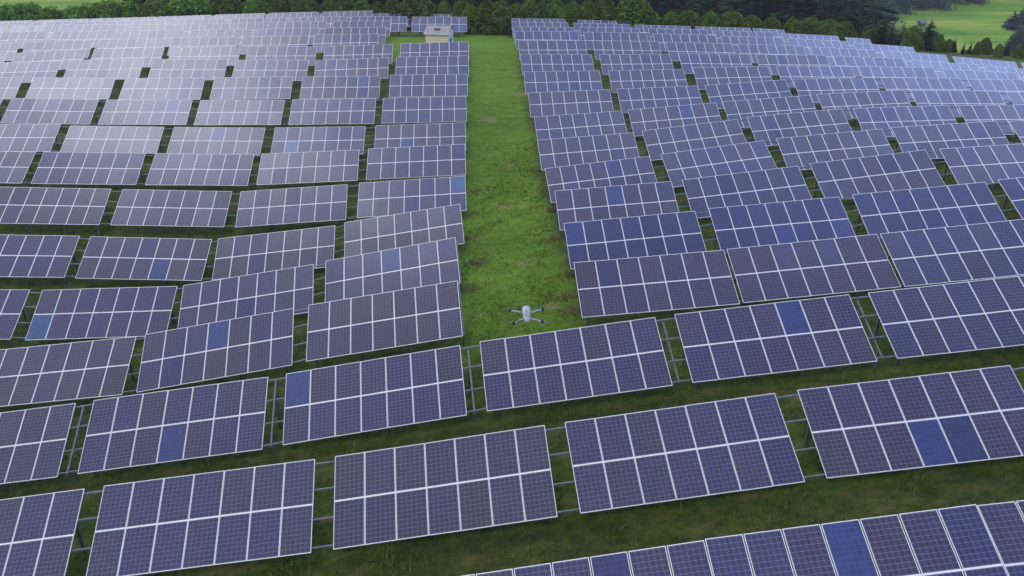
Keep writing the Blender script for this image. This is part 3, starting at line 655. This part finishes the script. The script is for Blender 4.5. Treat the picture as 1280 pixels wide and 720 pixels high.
TINT_A = Vector((.0085, .0105, .052)); TINT_B = Vector((.0195, .0130, .031))
BR_COL = [(.014, .025, .115), (.015, .032, .120), (.012, .020, .098)]
for t in TABLES:
    r, c, n, x, y, z, s, w, dt = t
    u, v, nn = frame_axes(s, w, dt)
    cen = Vector((x, y, z + Z0))
    base = Vector((x, y, h(x, y)))
    root = empty('solar_table', base, R(w))
    tag(root, table_label(t), 'solar table', 'tilted solar tables standing in rows on the meadow')
    inv = Matrix.Translation(base) @ Matrix.Rotation(R(w), 4, 'Z'); inv.invert()
    Mt = Matrix((u, v, nn)).transposed().to_4x4(); Mt.translation = cen
    ML = inv @ Mt                                   # table plane in the empty's frame
    rnd = random.Random(r * 100 + c + 50)
    tone_t = rnd.uniform(.0, .8)
    br = {k: i for i, k in enumerate(BRIGHT.get((r, c), []))}
    pm = ME_PANEL_FRONT if r == 0 else ME_PANEL
    for k in range(n):
        for up in (0, 1):
            o = bpy.data.objects.new('solar_panel', pm); link(o, root)
            px = (k + .5 - n / 2) * PITCH_W; py = (PH / 2 + .006) * (1 if up else -1)
            jit = Matrix.Rotation(R(rnd.gauss(0, .3)), 4, 'X') @ Matrix.Rotation(R(rnd.gauss(0, .3)), 4, 'Y')
            o.matrix_local = ML @ Matrix.Translation((px, py, 0)) @ jit
            f = min(1, max(0, tone_t + rnd.gauss(0, .28)))
            cc = TINT_A.lerp(TINT_B, f) * rnd.uniform(.86, 1.14); al = .85
            if (r, c) in SMOOTH: cc = Vector((.017, .020, .078)) * rnd.uniform(.9, 1.1); al = .12
            elif r > 2 and c > 0 and rnd.random() < .035: cc = Vector((.012, .016, .062)); al = .3
            if (k, up) in br:
                cc = Vector(BR_COL[rnd.randrange(3)]); al = .25
                if (r, c, k, up) in PALE: cc = Vector((.022, .058, .150))
                if (r, c, k, up) in MUTED: cc = Vector((.012, .017, .075))
                o['label'] = 'bright blue panel of another make'
            o.color = (cc.x, cc.y, cc.z, al)
    L = n * PITCH_W; H = TABLE_H
    # strip of aluminium showing between the upper and lower panels
    mb = MB(); mb.box((0, 0, -.022), (L - .02, .04, .03), ML); mb.build('middle_strip', M_FRAME, root)
    nxt = tabs.get((r, c + 1))
    if nxt and not (r >= 3 and r <= 15 and c == 0) and not (r == 16 and c == 2):
        u2, v2, n2 = frame_axes(*nxt[6:9]); c2 = Vector((nxt[3], nxt[4], nxt[5] + Z0)); n_2 = nxt[2]
        if (c2 - cen).length > 10: nxt = None
    else: nxt = None
    if r <= 9:
        for vv in (-.45, -.16, .16, .45):
            mb = MB()
            mb.box((0, vv * H, -.075), (L - .04, .05, .06), ML)
            if nxt:                                    # the rail runs on to the neighbouring table
                a = cen + u * (L / 2 - .02) + v * (vv * H) - nn * .075
                b = c2 - u2 * (n_2 * PITCH_W / 2 - .02) + v2 * (vv * H) - n2 * .075
                mb.beam(inv @ a, inv @ b, .05, .06)
            mb.build('rail', M_STEEL, root)
        xs = [-3.15, -1.05, 1.05, 3.15]
        if r in (2,) and nxt: xs = [-3.15, -1.05, 1.05, L / 2 + .28]
        if r in (3, 4) and c == 0: xs = [-3.15, -1.05, 1.05, L / 2 + .03]
        if r in (4, 5, 6) and c == 1: xs[0] = -L / 2 + .12
        for xx in xs:
            mb = MB(); mb.box((xx, 0, -.145), (.06, H * .93, .08), ML); mb.build('rafter', M_STEEL, root)
            for vv in (-.33, .30):
                top = cen + u * xx + v * (vv * H) - nn * .19
                g = h(top.x, top.y) - .25
                mb = MB(); mb.beam(inv @ top, inv @ Vector((top.x, top.y, g)), .09, .07, up=(0, 1, 0)); mb.build('post', M_STEEL, root)
    else:
        mb = MB()
        for vv in (-.42, .42): mb.box((0, vv * H, -.075), (L - .04, .05, .06), ML)
        for xx in (-L * .35, 0, L * .35):
            mb.box((xx, 0, -.145), (.06, H * .93, .08), ML)
            for vv in (-.33, .30):
                top = cen + u * xx + v * (vv * H) - nn * .19
                mb.beam(inv @ top, inv @ Vector((top.x, top.y, h(top.x, top.y) - .25)), .09, .07, up=(0, 1, 0))
        mb.build('support_frame', M_STEEL, root)

# ------------------------------------------------------------------ trees
def quads(P, S, up=0.3):
    """P (n,3) centres, S (n,) sizes -> randomly turned leaf quads"""
    n = len(P); a = RNG.normal(size=(n, 3)); a[:, 2] *= up; a /= np.linalg.norm(a, axis=1)[:, None]
    b = RNG.normal(size=(n, 3)); b -= (b * a).sum(1)[:, None] * a; b /= np.linalg.norm(b, axis=1)[:, None]
    c = np.cross(a, b); S = S[:, None] * .5; k = .6
    return np.stack([P - b * S - c * S * k, P + b * S - c * S * .4, P + b * S * .7 + c * S * k, P - b * S + c * S * .5], 1).reshape(-1, 3)
def trunk_mesh(H, r, name, limbs=5, top=.9):
    mb = MB(); pts = [(.03 * H * math.sin(i * 1.3) * .3, .02 * H * math.cos(i) * .3, H * top * i / 5 - .3) for i in range(6)]
    mb.tube(pts, [r * (1 - .8 * i / 5) for i in range(6)], 8)
    for i in range(limbs):
        a = i * 2.4; z0 = H * (.25 + .5 * i / max(1, limbs)); L = H * .2
        mb.tube([(0, 0, z0), (math.cos(a) * L * .6, math.sin(a) * L * .6, z0 + L * .35), (math.cos(a) * L, math.sin(a) * L, z0 + L * .7)], [r * .35, r * .22, r * .08], 5)
    return mb.mesh(name, [M_BARK])
def arb_crown(H, Rr, n, name, flat=2.6):
    t = RNG.random(n) ** .85; a = RNG.random(n) * 2 * np.pi
    ph = RNG.random(6) * 6.28
    lump = 1 + .13 * np.sin(3 * a + ph[0] + 5 * t) + .10 * np.sin(5 * a + ph[1] - 9 * t) + .09 * np.sin(14 * t + ph[2] + 2 * a)
    prof = np.clip(1 - t ** flat, 0, 1) ** .62 * (.82 + .18 * np.minimum(1, t * 5))
    rr = Rr * prof * lump * (1 - .38 * RNG.random(n) ** 2.2)
    P = np.stack([np.cos(a) * rr, np.sin(a) * rr, .15 + t * (H - .15) + RNG.normal(0, .06, n)], 1)
    return faces_mesh(name, quads(P, RNG.uniform(.14, .34, n), 1.0), M_ARB, 4)
def broad_crown(H, Rr, n, name, m):
    k = 16; cz = RNG.uniform(.28, .86, k); ca = RNG.random(k) * 6.28; cr = RNG.uniform(.15, .62, k) * Rr * (1.15 - np.abs(cz - .5))
    C = np.stack([np.cos(ca) * cr, np.sin(ca) * cr, cz * H], 1); C[0] = (0, 0, .84 * H); C[1] = (0, 0, .5 * H)
    rad = RNG.uniform(.28, .46, k) * Rr * np.minimum(1.0, H / (2.4 * Rr) + .3)
    j = RNG.integers(0, k, n); d = RNG.normal(size=(n, 3)); d /= np.linalg.norm(d, axis=1)[:, None]
    P = C[j] + d * (rad[j] * (1 - .45 * RNG.random(n) ** 2))[:, None]; P[:, 2] = np.maximum(P[:, 2], .15)
    return faces_mesh(name, quads(P, RNG.uniform(.18, .42, n) * max(1, H / 6), 1.0), m, 4)
def spruce_crown(H, Rr, name, lev=26, per=9):
    Q = []
    for i in range(lev):
        t = (i + .5) / lev; z = H * (.06 + .93 * t); r = Rr * (1 - t) ** .85 * RNG.uniform(.85, 1.12) + .12
        kk = max(4, int(per * (1 - .55 * t)))
        for b in range(kk):
            a = RNG.random() * 6.28; rb = r * RNG.uniform(.72, 1.15); droop = RNG.uniform(.12, .34)
            m = max(2, int(rb / (.07 * H) * 2) + 2)
            for q in range(m):
                f0 = (q + .15) / m; f1 = (q + 1.25) / m; wd = rb * .24 * (1.15 - .8 * f0) + .05 * H / 12
                ca, sa = math.cos(a), math.sin(a)
                z0 = z - droop * rb * f0 ** 1.3; z1 = z - droop * rb * f1 ** 1.3
                j = RNG.normal(0, .03 * H / 12, 4)
                Q += [(ca * rb * f0 - sa * wd, sa * rb * f0 + ca * wd, z0 + j[0] - wd * .4), (ca * rb * f0 + sa * wd, sa * rb * f0 - ca * wd, z0 + j[1] - wd * .4),
                      (ca * rb * f1 + sa * wd * .6, sa * rb * f1 - ca * wd * .6, z1 + j[2]), (ca * rb * f1 - sa * wd * .6, sa * rb * f1 + ca * wd * .6, z1 + j[3])]
                # hanging twigs
                Q += [(ca * rb * f0, sa * rb * f0, z0), (ca * rb * f1, sa * rb * f1, z1), (ca * rb * f1 * .97, sa * rb * f1 * .97, z1 - wd * 1.1), (ca * rb * f0, sa * rb * f0, z0 - wd * 1.3)]
    Q += [(-.05 * H / 12, 0, H * .95), (.05 * H / 12, 0, H * .95), (.01, 0, H * 1.03), (-.01, 0, H * 1.03)]
    return faces_mesh(name, np.array(Q), M_SPR, 4)

ARB = [(arb_crown(4.6, rr, 3800, 'crown', fl), trunk_mesh(4.6, .1, 'trunk', 3, .8), 4.6) for rr, fl in ((1.55, 2.6), (1.4, 2.0), (1.75, 3.4), (1.5, 1.7))]
BRO = [(broad_crown(6.0, rr, 4200, 'crown', M_BRO), trunk_mesh(6.0, .14, 'trunk', 6, .75), 6.0) for rr in (2.6, 3.1, 2.3)]
SPR = [(spruce_crown(14, rr, 'crown', lv), trunk_mesh(14, .22, 'trunk', 0, .97), 14) for rr, lv in ((2.7, 26), (3.2, 28), (2.3, 24), (3.6, 26))]

trees = []
def tree(kind, lib, px, y, top=None, hgt=None, sw=1.0, group=None):
    """top: picture height of the tip, or hgt in metres"""
    x, zt = at(px, top if top is not None else 0, y)
    g = h(x, y)
    H = hgt if hgt else max(2.0, zt - g)
    crown, trunk, H0 = lib[RNG.integers(0, len(lib))]
    o = empty(kind, (x, y, g - .05), float(RNG.random() * 6.28)); k = H / H0
    for nm, me_ in (('trunk', trunk), ('crown', crown)):
        p = bpy.data.objects.new(nm, me_); link(p, o); p.scale = (k * sw, k * sw, k)
    trees.append((o, px, y, group, H)); return o

# clipped looking arborvitae screen behind the panels
px = 588.0
while px < 806:
    tree('arborvitae', ARB, px, 116.5 + RNG.normal(0, .35), top=RNG.uniform(-6, 6), sw=RNG.uniform(1.15, 1.45), group='arb'); px += RNG.uniform(15, 21)
px = 812.0
while px < 1062:
    top = np.interp(px, [812, 850, 900, 960, 1000, 1062], [16, 11, 13, 19, 21, 23]) + RNG.uniform(-2, 3)
    tree('arborvitae', ARB, px, 119 + RNG.normal(0, .5), top=top, sw=RNG.uniform(1.3, 1.7), group='arb'); px += RNG.uniform(20, 28)
# mixed trees right behind the left block
px = 168.0
while px < 592:
    lib = ARB if RNG.random() < .62 else BRO
    yy = 130 + RNG.normal(0, .8) if px < 470 else 127.5 + RNG.normal(0, .6)
    tree('arborvitae' if lib is ARB else 'broadleaf_tree', lib, px, yy, top=RNG.uniform(-9, 3), sw=RNG.uniform(1.1, 1.35), group='mix'); px += RNG.uniform(18, 24)
# lower bushes at the left edge
for px, tp in ((-22, 4), (3, 6), (20, 5), (37, 6), (56, 9), (74, 13), (90, 9), (103, 6), (118, 4), (131, 2), (146, 2), (158, 1)):
    tree('bush', BRO, px, 130 + RNG.normal(0, 1.0), top=tp, sw=1.15, group='bush')
# dark spruces behind, tips out of the picture
px = 176.0
while px < 800:
    tree('spruce', SPR, px, 141 + RNG.normal(0, 3), hgt=RNG.uniform(13, 16), sw=RNG.uniform(1.2, 1.5), group='back'); px += RNG.uniform(18, 25)
# deep forest right of the middle
for y0, st in ((168, 24), (195, 22), (235, 20), (275, 18)):
    px = 775.0 + (0 if y0 < 190 else 14)
    while px < 1075:
        if not (792 < px < 812): tree('spruce', SPR, px, y0 + RNG.normal(0, 5), hgt=RNG.uniform(20, 27), sw=RNG.uniform(1.4, 1.8), group='deep')
        px += RNG.uniform(.8, 1.2) * st
for px, y0, tp in ((1000, 150, -30), (1016, 156, -20), (1034, 146, -22), (1046, 152, -24), (1058, 149, -26), (1070, 144, -18), (1080, 150, -12), (1089, 148, -4), (1097, 143, 14)):
    tree('spruce', SPR, px, y0, top=tp, sw=1.5, group='tall')
for px, y0, tp, kind, sw in ((1107, 138, 17, 's', 1.1), (1118, 136, 27, 's', .9), (1131, 139, 25, 's', 1.0), (1143, 134, 32, 'b', 1.0), (1153, 139, 29, 's', 1.0), (1165, 136, 22, 's', 1.25),
                             (1176, 134, 42, 'b', .8), (1186, 133, 50, 'b', .7), (1195, 136, 45, 's', .8), (1205, 132, 56, 's', .8), (1213, 133, 56, 's', .8), (1222, 132, 55, 'b', .6),
                             (1234, 135, 46, 'b', 1.0), (1248, 131, 62, 'b', .6), (1262, 134, 49, 's', 1.1), (1275, 132, 58, 'b', .9), (1290, 133, 50, 's', 1.1)):
    tree('spruce' if kind == 's' else 'broadleaf_tree', SPR if kind == 's' else ARB, px, y0, top=tp, sw=sw * 1.45, group='line')
for i in range(26):
    px = 1096 + i * 7.6; tree('spruce' if i % 3 else 'broadleaf_tree', SPR if i % 3 else ARB, px, 145 + RNG.normal(0, 2), top=np.interp(px, [1100, 1180, 1200, 1290], [33, 42, 60, 67]) + RNG.uniform(-3, 5), sw=1.7, group='low')
for px, y0, tp in ((1270, 335, 10), (1281, 340, 6), (1279, 300, 28), (1290, 305, 24), (1272, 300, 34)):
    tree('spruce', SPR, px, y0, top=tp, sw=2.2, group='edge')

GR = dict(arb=('evergreen hedge shrubs behind the right block', 'rounded evergreen shrub, %s from the left in the hedge right of the cabin'),
          mix=('trees screening the left block of tables', 'dense green tree close behind the left block, %s from the left'),
          bush=('low bushes at the far left', 'low leafy bush at the far left edge, %s from the left'),
          back=('dark spruces behind the screening trees', 'dark spruce in the row standing behind the green screen of trees'),
          deep=('spruce forest behind the right hedge', 'tall dark spruce in the forest behind the right hedge'),
          tall=('tall spruces left of the bright meadow', 'tall dark spruce at the left end of the bright meadow, %s from left'),
          line=('tree line in front of the bright meadow', 'tree in front of the bright meadow, %s from the left'),
          low=('undergrowth of the tree line by the bright meadow', 'lower tree filling the line below the bright meadow'),
          edge=('dark trees on the right edge of the meadow', 'dark bushy tree on the right edge of the meadow, %s from left'))
for gk, (gname, lab) in GR.items():
    ts = sorted([t for t in trees if t[3] == gk], key=lambda t: t[1])
    for i, t in enumerate(ts):
        tag(t[0], lab % ORD[i] if '%s' in lab else lab, {'arborvitae': 'shrub', 'bush': 'bush'}.get(t[0].name.split('.')[0], 'tree'), gname)

# the wood above the meadow reads as one dark mass
Vs = []
for i in range(330):
    px = RNG.uniform(640, 1340); y = RNG.uniform(0, 60) + float(np.interp(px, [640, 1090, 1130, 1200, 1340], [330, 330, 352, 372, 374])); x, _ = at(px, 0, y); H = RNG.uniform(13, 19)
    src = SPR[RNG.integers(0, 4)][0]; n = len(src.vertices)
    a = np.empty(n * 3, np.float32); src.vertices.foreach_get('co', a); a = a.reshape(-1, 4, 3)[::3].reshape(-1, 3)
    th = RNG.random() * 6.28; k = H / 14; c_, s_ = math.cos(th), math.sin(th)
    Vs.append(np.stack([(a[:, 0] * c_ - a[:, 1] * s_) * k * 1.4 + x, (a[:, 0] * s_ + a[:, 1] * c_) * k * 1.4 + y, a[:, 2] * k + h(x, y)], 1))
tag(mesh_obj('distant_wood', faces_mesh('distant_wood', np.concatenate(Vs), M_SPR, 4)), 'dark conifer wood along the top of the bright meadow', 'wood', None, 'stuff')
Vs = []
for i in range(60):
    px = RNG.uniform(-60, 200); y = RNG.uniform(262, 300); x, _ = at(px, 0, y); H = RNG.uniform(6, 9)
    src = BRO[RNG.integers(0, 3)][0]; n = len(src.vertices)
    a = np.empty(n * 3, np.float32); src.vertices.foreach_get('co', a); a = a.reshape(-1, 4, 3)[::3].reshape(-1, 3); k = H / 6
    Vs.append(np.stack([a[:, 0] * k + x, a[:, 1] * k + y, a[:, 2] * k + h(x, y)], 1))
tag(mesh_obj('distant_copse', faces_mesh('distant_copse', np.concatenate(Vs), M_BRO, 4)), 'row of far trees beyond the pale meadow at top left', 'wood', None, 'stuff')

# ------------------------------------------------------------------ transformer cabin
M_WALL = simple('cabin_render', (.50, .44, .27), .8, 0, .05, 2)
M_TRIM = simple('cabin_white_trim', (.45, .45, .43), .6, 0, .04)
M_ROOF = simple('cabin_roof_sheet', (.19, .175, .17), .6, 0, .07, 3)
M_DARK = simple('cabin_dark_louvre', (.045, .045, .055), .5)
M_GREEN = simple('cabin_moss_stain', (.27, .36, .25), .8, 0, .15, 3)
def cabin():
    y = 94.2; x0, _ = at(533, 50, y); x1, _ = at(561.5, 50, y); W = x1 - x0; D = 3.2
    xc = (x0 + x1) / 2; g = h(xc, y + D / 2)
    o = empty('transformer_cabin', (xc, y + D / 2, g), R(-6))
    tag(o, 'small cream transformer cabin with grey roof beside the grass strip', 'cabin')
    HW = 2.45; RG = .5
    mb = MB(); mb.box((0, 0, (HW - .3) / 2), (W, D, HW + .3))
    for sx in (-1, 1):
        mb.poly([(sx * W / 2, -D / 2, HW), (sx * W / 2, D / 2, HW), (sx * W / 2, 0, HW + RG)][::sx])
    mb.build('wall', M_WALL, o)
    mb = MB(); ov = .14
    for sy in (-1, 1):
        a = Vector((0, 0, HW + RG + .04)); b = Vector((0, sy * (D / 2 + ov), HW - .02)); n_ = 11
        mb.poly([(-W / 2 - ov, b.y, b.z), (W / 2 + ov, b.y, b.z), (W / 2 + ov, 0, a.z), (-W / 2 - ov, 0, a.z)][::-sy])
        mb.poly([(-W / 2 - ov, b.y, b.z - .06), (W / 2 + ov, b.y, b.z - .06), (W / 2 + ov, 0, a.z - .06), (-W / 2 - ov, 0, a.z - .06)][::sy])
        mb.poly([(-W / 2 - ov, b.y, b.z - .06), (W / 2 + ov, b.y, b.z - .06), (W / 2 + ov, b.y, b.z), (-W / 2 - ov, b.y, b.z)][::-sy])
        for sx in (-1, 1):
            X = sx * (W / 2 + ov); mb.poly([(X, b.y, b.z - .06), (X, b.y, b.z), (X, 0, a.z), (X, 0, a.z - .06)])
    rf = mb.build('roof', M_ROOF, o)
    mb = MB(); mb.box((-.05, -D * .25 - .03, HW + RG * .5 + .07), (.62, .3, .16)); mb.build('roof_vent', M_DARK, rf)
    mb = MB(); mb.box((0, -D / 2 - ov - .02, HW - .06), (W + 2 * ov, .05, .10)); mb.build('gutter', M_TRIM, o)
    mb = MB()
    mb.box((W / 2 + .02, 0, HW / 2), (.04, D * .98, HW - .1)); mb.build('end_cladding', M_TRIM, o)
    d = MB(); d.box((W / 2 + .055, -.2, .95), (.03, .9, 1.6)); dr = d.build('door', M_DARK, o)
    d = MB(); d.box((W / 2 + .085, .15, .95), (.03, .05, .16)); d.build('handle', M_TRIM, dr)
    mb = MB(); mb.box((W * .2, -D / 2 - .02, .25), (W * .58, .04, .5)); mb.build('plinth_panel', M_GREEN, o)
cabin()

# ------------------------------------------------------------------ far small buildings
M_PLASTER = simple('house_plaster', (.55, .50, .44), .85); M_TILE = simple('house_tiles', (.24, .13, .10), .8); M_GREYROOF = simple('hut_roof', (.07, .085, .085), .7)
M_WIN = simple('window_glass', (.05, .06, .08), .2)
def house(px, y, W, D, HW, RG, roofm, name, label, cat, rz=0):
    x, _ = at(px, 0, y); g = min(h(x, y), h(x + 3, y), h(x - 3, y))
    o = empty(name, (x, y, g), rz); tag(o, label, cat)
    mb = MB(); mb.box((0, 0, HW / 2 - .2), (W, D, HW + .4))
    for sx in (-1, 1): mb.poly([(sx * W / 2, -D / 2, HW), (sx * W / 2, D / 2, HW), (sx * W / 2, 0, HW + RG)][::sx])
    mb.build('wall', M_PLASTER if roofm is M_TILE else M_GREYROOF, o)
    mb = MB()
    for sy in (-1, 1):
        mb.poly([(-W / 2 - .4, sy * (D / 2 + .4), HW - .15), (W / 2 + .4, sy * (D / 2 + .4), HW - .15), (W / 2 + .4, 0, HW + RG + .05), (-W / 2 - .4, 0, HW + RG + .05)][::-sy])
        mb.poly([(-W / 2 - .4, sy * (D / 2 + .4), HW - .3), (W / 2 + .4, sy * (D / 2 + .4), HW - .3), (W / 2 + .4, 0, HW + RG - .1), (-W / 2 - .4, 0, HW + RG - .1)][::sy])
    mb.build('roof', roofm, o)
    k = 3 if W > 5 else 1
    for i in range(k):
        mb = MB(); mb.box(((i - (k - 1) / 2) * W / 3.4, -D / 2 - .02, HW * .55), (min(1.1, W * .3), .05, HW * .35)); mb.build('window', M_WIN, o)
house(2, 258, 12, 8, 4.5, 2.6, M_TILE, 'farmhouse', 'far pale farmhouse with brown roof at the top left corner', 'house', .1)
house(27, 266, 10, 8, 4.2, 2.6, M_TILE, 'farmhouse', 'far pale farmhouse, the right one above the left bushes', 'house', -.2)
house(1158, 338, 2.4, 2.0, 1.5, .7, M_GREYROOF, 'field_hut', 'small grey hut standing alone on the bright meadow', 'hut', .3)

# ------------------------------------------------------------------ drone
M_SHELL = simple('drone_shell', (.24, .26, .29), .45, 0, .05, 20)
M_MOTOR = simple('drone_motor', (.02, .02, .024), .4)
M_PROP = simple('drone_propeller', (.07, .07, .075), .45)
def drone():
    y = 8.35; x, z = at(658, 392, y)
    o = empty('camera_drone', (x, y, z - .05), R(4), .2)
    tag(o, 'light grey quadcopter drone hovering above the grass lane', 'drone')
    o.rotation_euler = (R(10), R(1), R(2))
    mb = MB()
    prof = [(-.135, .022, .016, .048), (-.12, .030, .024, .050), (-.05, .040, .036, .056), (.02, .047, .044, .060), (.07, .047, .042, .060), (.105, .038, .030, .056), (.118, .020, .014, .052)]
    seg = 14; rings = []
    for (yy, w_, h_, zc) in prof:
        n0 = len(mb.v); rings.append(n0)
        for k in range(seg):
            a = 2 * math.pi * k / seg; ca, sa = math.cos(a), math.sin(a)
            mb.v.append((w_ * abs(ca) ** .65 * (1 if ca > 0 else -1), yy, zc + h_ * abs(sa) ** .75 * (1 if sa > 0 else -1)))
    for i in range(len(rings) - 1):
        for k in range(seg):
            mb.f.append([rings[i] + k, rings[i] + (k + 1) % seg, rings[i + 1] + (k + 1) % seg, rings[i + 1] + k][::-1]); mb.m.append(0)
    mb.f.append([rings[0] + k for k in range(seg)]); mb.m.append(0)
    mb.f.append([rings[-1] + k for k in range(seg)][::-1]); mb.m.append(0)
    body = mb.build('body', M_SHELL, o, True)
    b = MB(); b.box((0, -.03, .103), (.05, .08, .012), None, 0, .8); b.build('battery_cover', M_SHELL, body)
    b = MB(); b.box((0, -.03, .1105), (.006, .05, .003)); b.box((0, -.108, .052), (.03, .01, .014)); b.build('vent_slot', M_MOTOR, body)
    b = MB(); b.tube([(0, .10, .035), (0, .125, .03)], [.022, .018], 12); b.box((0, .095, .02), (.03, .03, .03)); b.build('gimbal_camera', M_MOTOR, o)
    for (ax, ay, bx, by, bz, rise) in ((-.04, .015, -.185, .045, .062, 0), (.04, .015, .185, .060, .066, 0), (-.028, -.085, -.150, -.165, .045, 0), (.028, -.085, .172, -.135, .045, 0)):
        m_ = MB(); m_.tube([(ax, ay, .055), ((ax + bx) / 2, (ay + by) / 2 + .004, bz * .4 + .038), (bx, by, bz)], [.0105, .0085, .0095], 10)
        arm = m_.build('arm', M_SHELL, o, True)
        m_ = MB(); m_.tube([(bx, by, bz - .012), (bx, by, bz + .024)], [.0145, .0135], 14); m_.tube([(bx, by, bz + .024), (bx, by, bz + .034)], [.006, .004], 8); m_.build('motor', M_MOTOR, arm)
        a = RNG.random() * 3.14
        m_ = MB()
        for s_ in (0, math.pi):
            c_, q_ = math.cos(a + s_), math.sin(a + s_)
            pts = [(0, .003), (.03, .0055), (.06, .005), (.092, .002)]
            top = [(bx + c_ * r_ - q_ * w_, by + q_ * r_ + c_ * w_, bz + .034) for r_, w_ in pts]
            bot = [(bx + c_ * r_ + q_ * w_, by + q_ * r_ - c_ * w_, bz + .031) for r_, w_ in pts]
            for i in range(3):
                m_.poly([bot[i], bot[i + 1], top[i + 1], top[i]])
                m_.poly([tuple(Vector(p) - Vector((0, 0, .0015))) for p in (top[i], top[i + 1], bot[i + 1], bot[i])])
        m_.build('propeller', M_PROP, arm)
        if by < 0:
            m_ = MB(); m_.tube([(bx, by, bz), (bx, by, bz - .05)], [.008, .005], 8); m_.build('landing_foot', M_SHELL, arm)
drone()

# ------------------------------------------------------------------ air
HAZE = 0.00018
if HAZE:
    mb = MB(); zt = Z0 + 60
    zb = float(ZZ.min()) - 1
    zt = max(zt, float(ZZ.max()) + 5)
    mb.box((0, 615, (zb + zt) / 2), (2300, 1900, zt - zb))
    m, nt, b = mat('haze'); nt.nodes.remove(b)
    pv = N(nt, 'ShaderNodeVolumePrincipled'); pv.inputs['Color'].default_value = (.80, .88, 1, 1); pv.inputs['Density'].default_value = HAZE
    nt.links.new(pv.outputs[0], nt.nodes['Material Output'].inputs['Volume'])
    tag(mb.build('haze', m), 'thin bluish air over the valley', None, None, 'stuff')

# ------------------------------------------------------------------ sky, sun, camera
SUN_EL, SUN_AZ = R(52), R(200)
wd = bpy.data.worlds.new('World'); sc.world = wd; wd.use_nodes = True
nt = wd.node_tree; bg = nt.nodes['Background']
sky = N(nt, 'ShaderNodeTexSky', sky_type='NISHITA'); sky.sun_disc = False
sky.sun_elevation = SUN_EL; sky.sun_rotation = SUN_AZ
sky.air_density = 1.0; sky.dust_density = 2.0
tc = N(nt, 'ShaderNodeTexCoord')
mp = N(nt, 'ShaderNodeMapping'); mp.inputs['Scale'].default_value = (1, 1, 2.0); nt.links.new(tc.outputs['Generated'], mp.inputs['Vector'])
cl = noise(nt, mp.outputs[0], 2.3, 6, .6)
cloud = ramp(nt, cl, [(.30, (3.5, 3.75, 4.4)), (.5, (5.15, 5.45, 6.05)), (.68, (8.2, 8.6, 9.1))])
# lighter cloud low in the north, heavier grey overhead
sp = N(nt, 'ShaderNodeSeparateXYZ'); nt.links.new(tc.outputs['Generated'], sp.inputs[0])
def srange(v, a, b, lo=0.0, hi=1.0):
    m_ = N(nt, 'ShaderNodeMapRange', interpolation_type='SMOOTHSTEP'); nt.links.new(v, m_.inputs['Value'])
    m_.inputs['From Min'].default_value = a; m_.inputs['From Max'].default_value = b
    m_.inputs['To Min'].default_value = lo; m_.inputs['To Max'].default_value = hi
    return m_.outputs[0]
wob = math_(nt, 'MULTIPLY', math_(nt, 'SUBTRACT', noise(nt, tc.outputs['Generated'], 3.2, 5, .6), .5), .30)
yy_ = math_(nt, 'ADD', sp.outputs[1], wob)
north = srange(yy_, .20, .40)                               # pale cloud bank in the north
west = srange(math_(nt, 'ADD', sp.outputs[0], wob), -.10, -.38); east = srange(math_(nt, 'ADD', sp.outputs[0], wob), .22, .52)
south = srange(sp.outputs[1], -.15, -.5)
lum = math_(nt, 'ADD', .50, math_(nt, 'MULTIPLY', north, math_(nt, 'ADD', .85, math_(nt, 'ADD', math_(nt, 'MULTIPLY', west, 4.3), math_(nt, 'MULTIPLY', east, 2.7)))))
lum = math_(nt, 'ADD', lum, math_(nt, 'MULTIPLY', south, 1.0))
cloud = mix(nt, 1.0, cloud, lum, 'MULTIPLY')
bl = srange(sp.outputs[0], -.35, .22)                       # thinner, bluer cloud towards the east
cloud = mix(nt, bl, cloud, mix(nt, 1.0, cloud, (.82, 1.02, 1.60), 'MULTIPLY'))
colr = mix(nt, .88, sky.outputs[0], cloud)
nt.links.new(colr, bg.inputs['Color']); bg.inputs['Strength'].default_value = .095

sl = bpy.data.lights.new('sun', 'SUN'); sl.energy = 1.1; sl.angle = R(14); sl.color = (1, .96, .9)
so = bpy.data.objects.new('sun', sl); col.objects.link(so)
d = Vector((math.sin(SUN_AZ) * math.cos(SUN_EL), math.cos(SUN_AZ) * math.cos(SUN_EL), math.sin(SUN_EL)))
so.rotation_euler = d.to_track_quat('Z', 'Y').to_euler(); so.location = d * 100 + Vector((0, 50, 20))

cd = bpy.data.cameras.new('camera'); cam = bpy.data.objects.new('camera', cd); col.objects.link(cam)
cd.sensor_width = 36; cd.sensor_fit = 'HORIZONTAL'; cd.lens = 36 * FOCAL_PX / 1280
cd.clip_start = .1; cd.clip_end = 4000
cam.matrix_world = Matrix.Translation((0, 0, Z0)) @ Matrix.Rotation(math.pi / 2 - PITCH_RAD, 4, 'X') @ Matrix.Rotation(ROLL_RAD, 4, 'Z')
sc.camera = cam

sc.render.engine = 'CYCLES'
sc.view_settings.view_transform = 'Standard'; sc.view_settings.look = 'None'
sc.view_settings.gamma = 1; sc.view_settings.use_curve_mapping = False
sc.view_settings.exposure = 0.47
sc.cycles.volume_bounces = 0; sc.cycles.max_bounces = 6
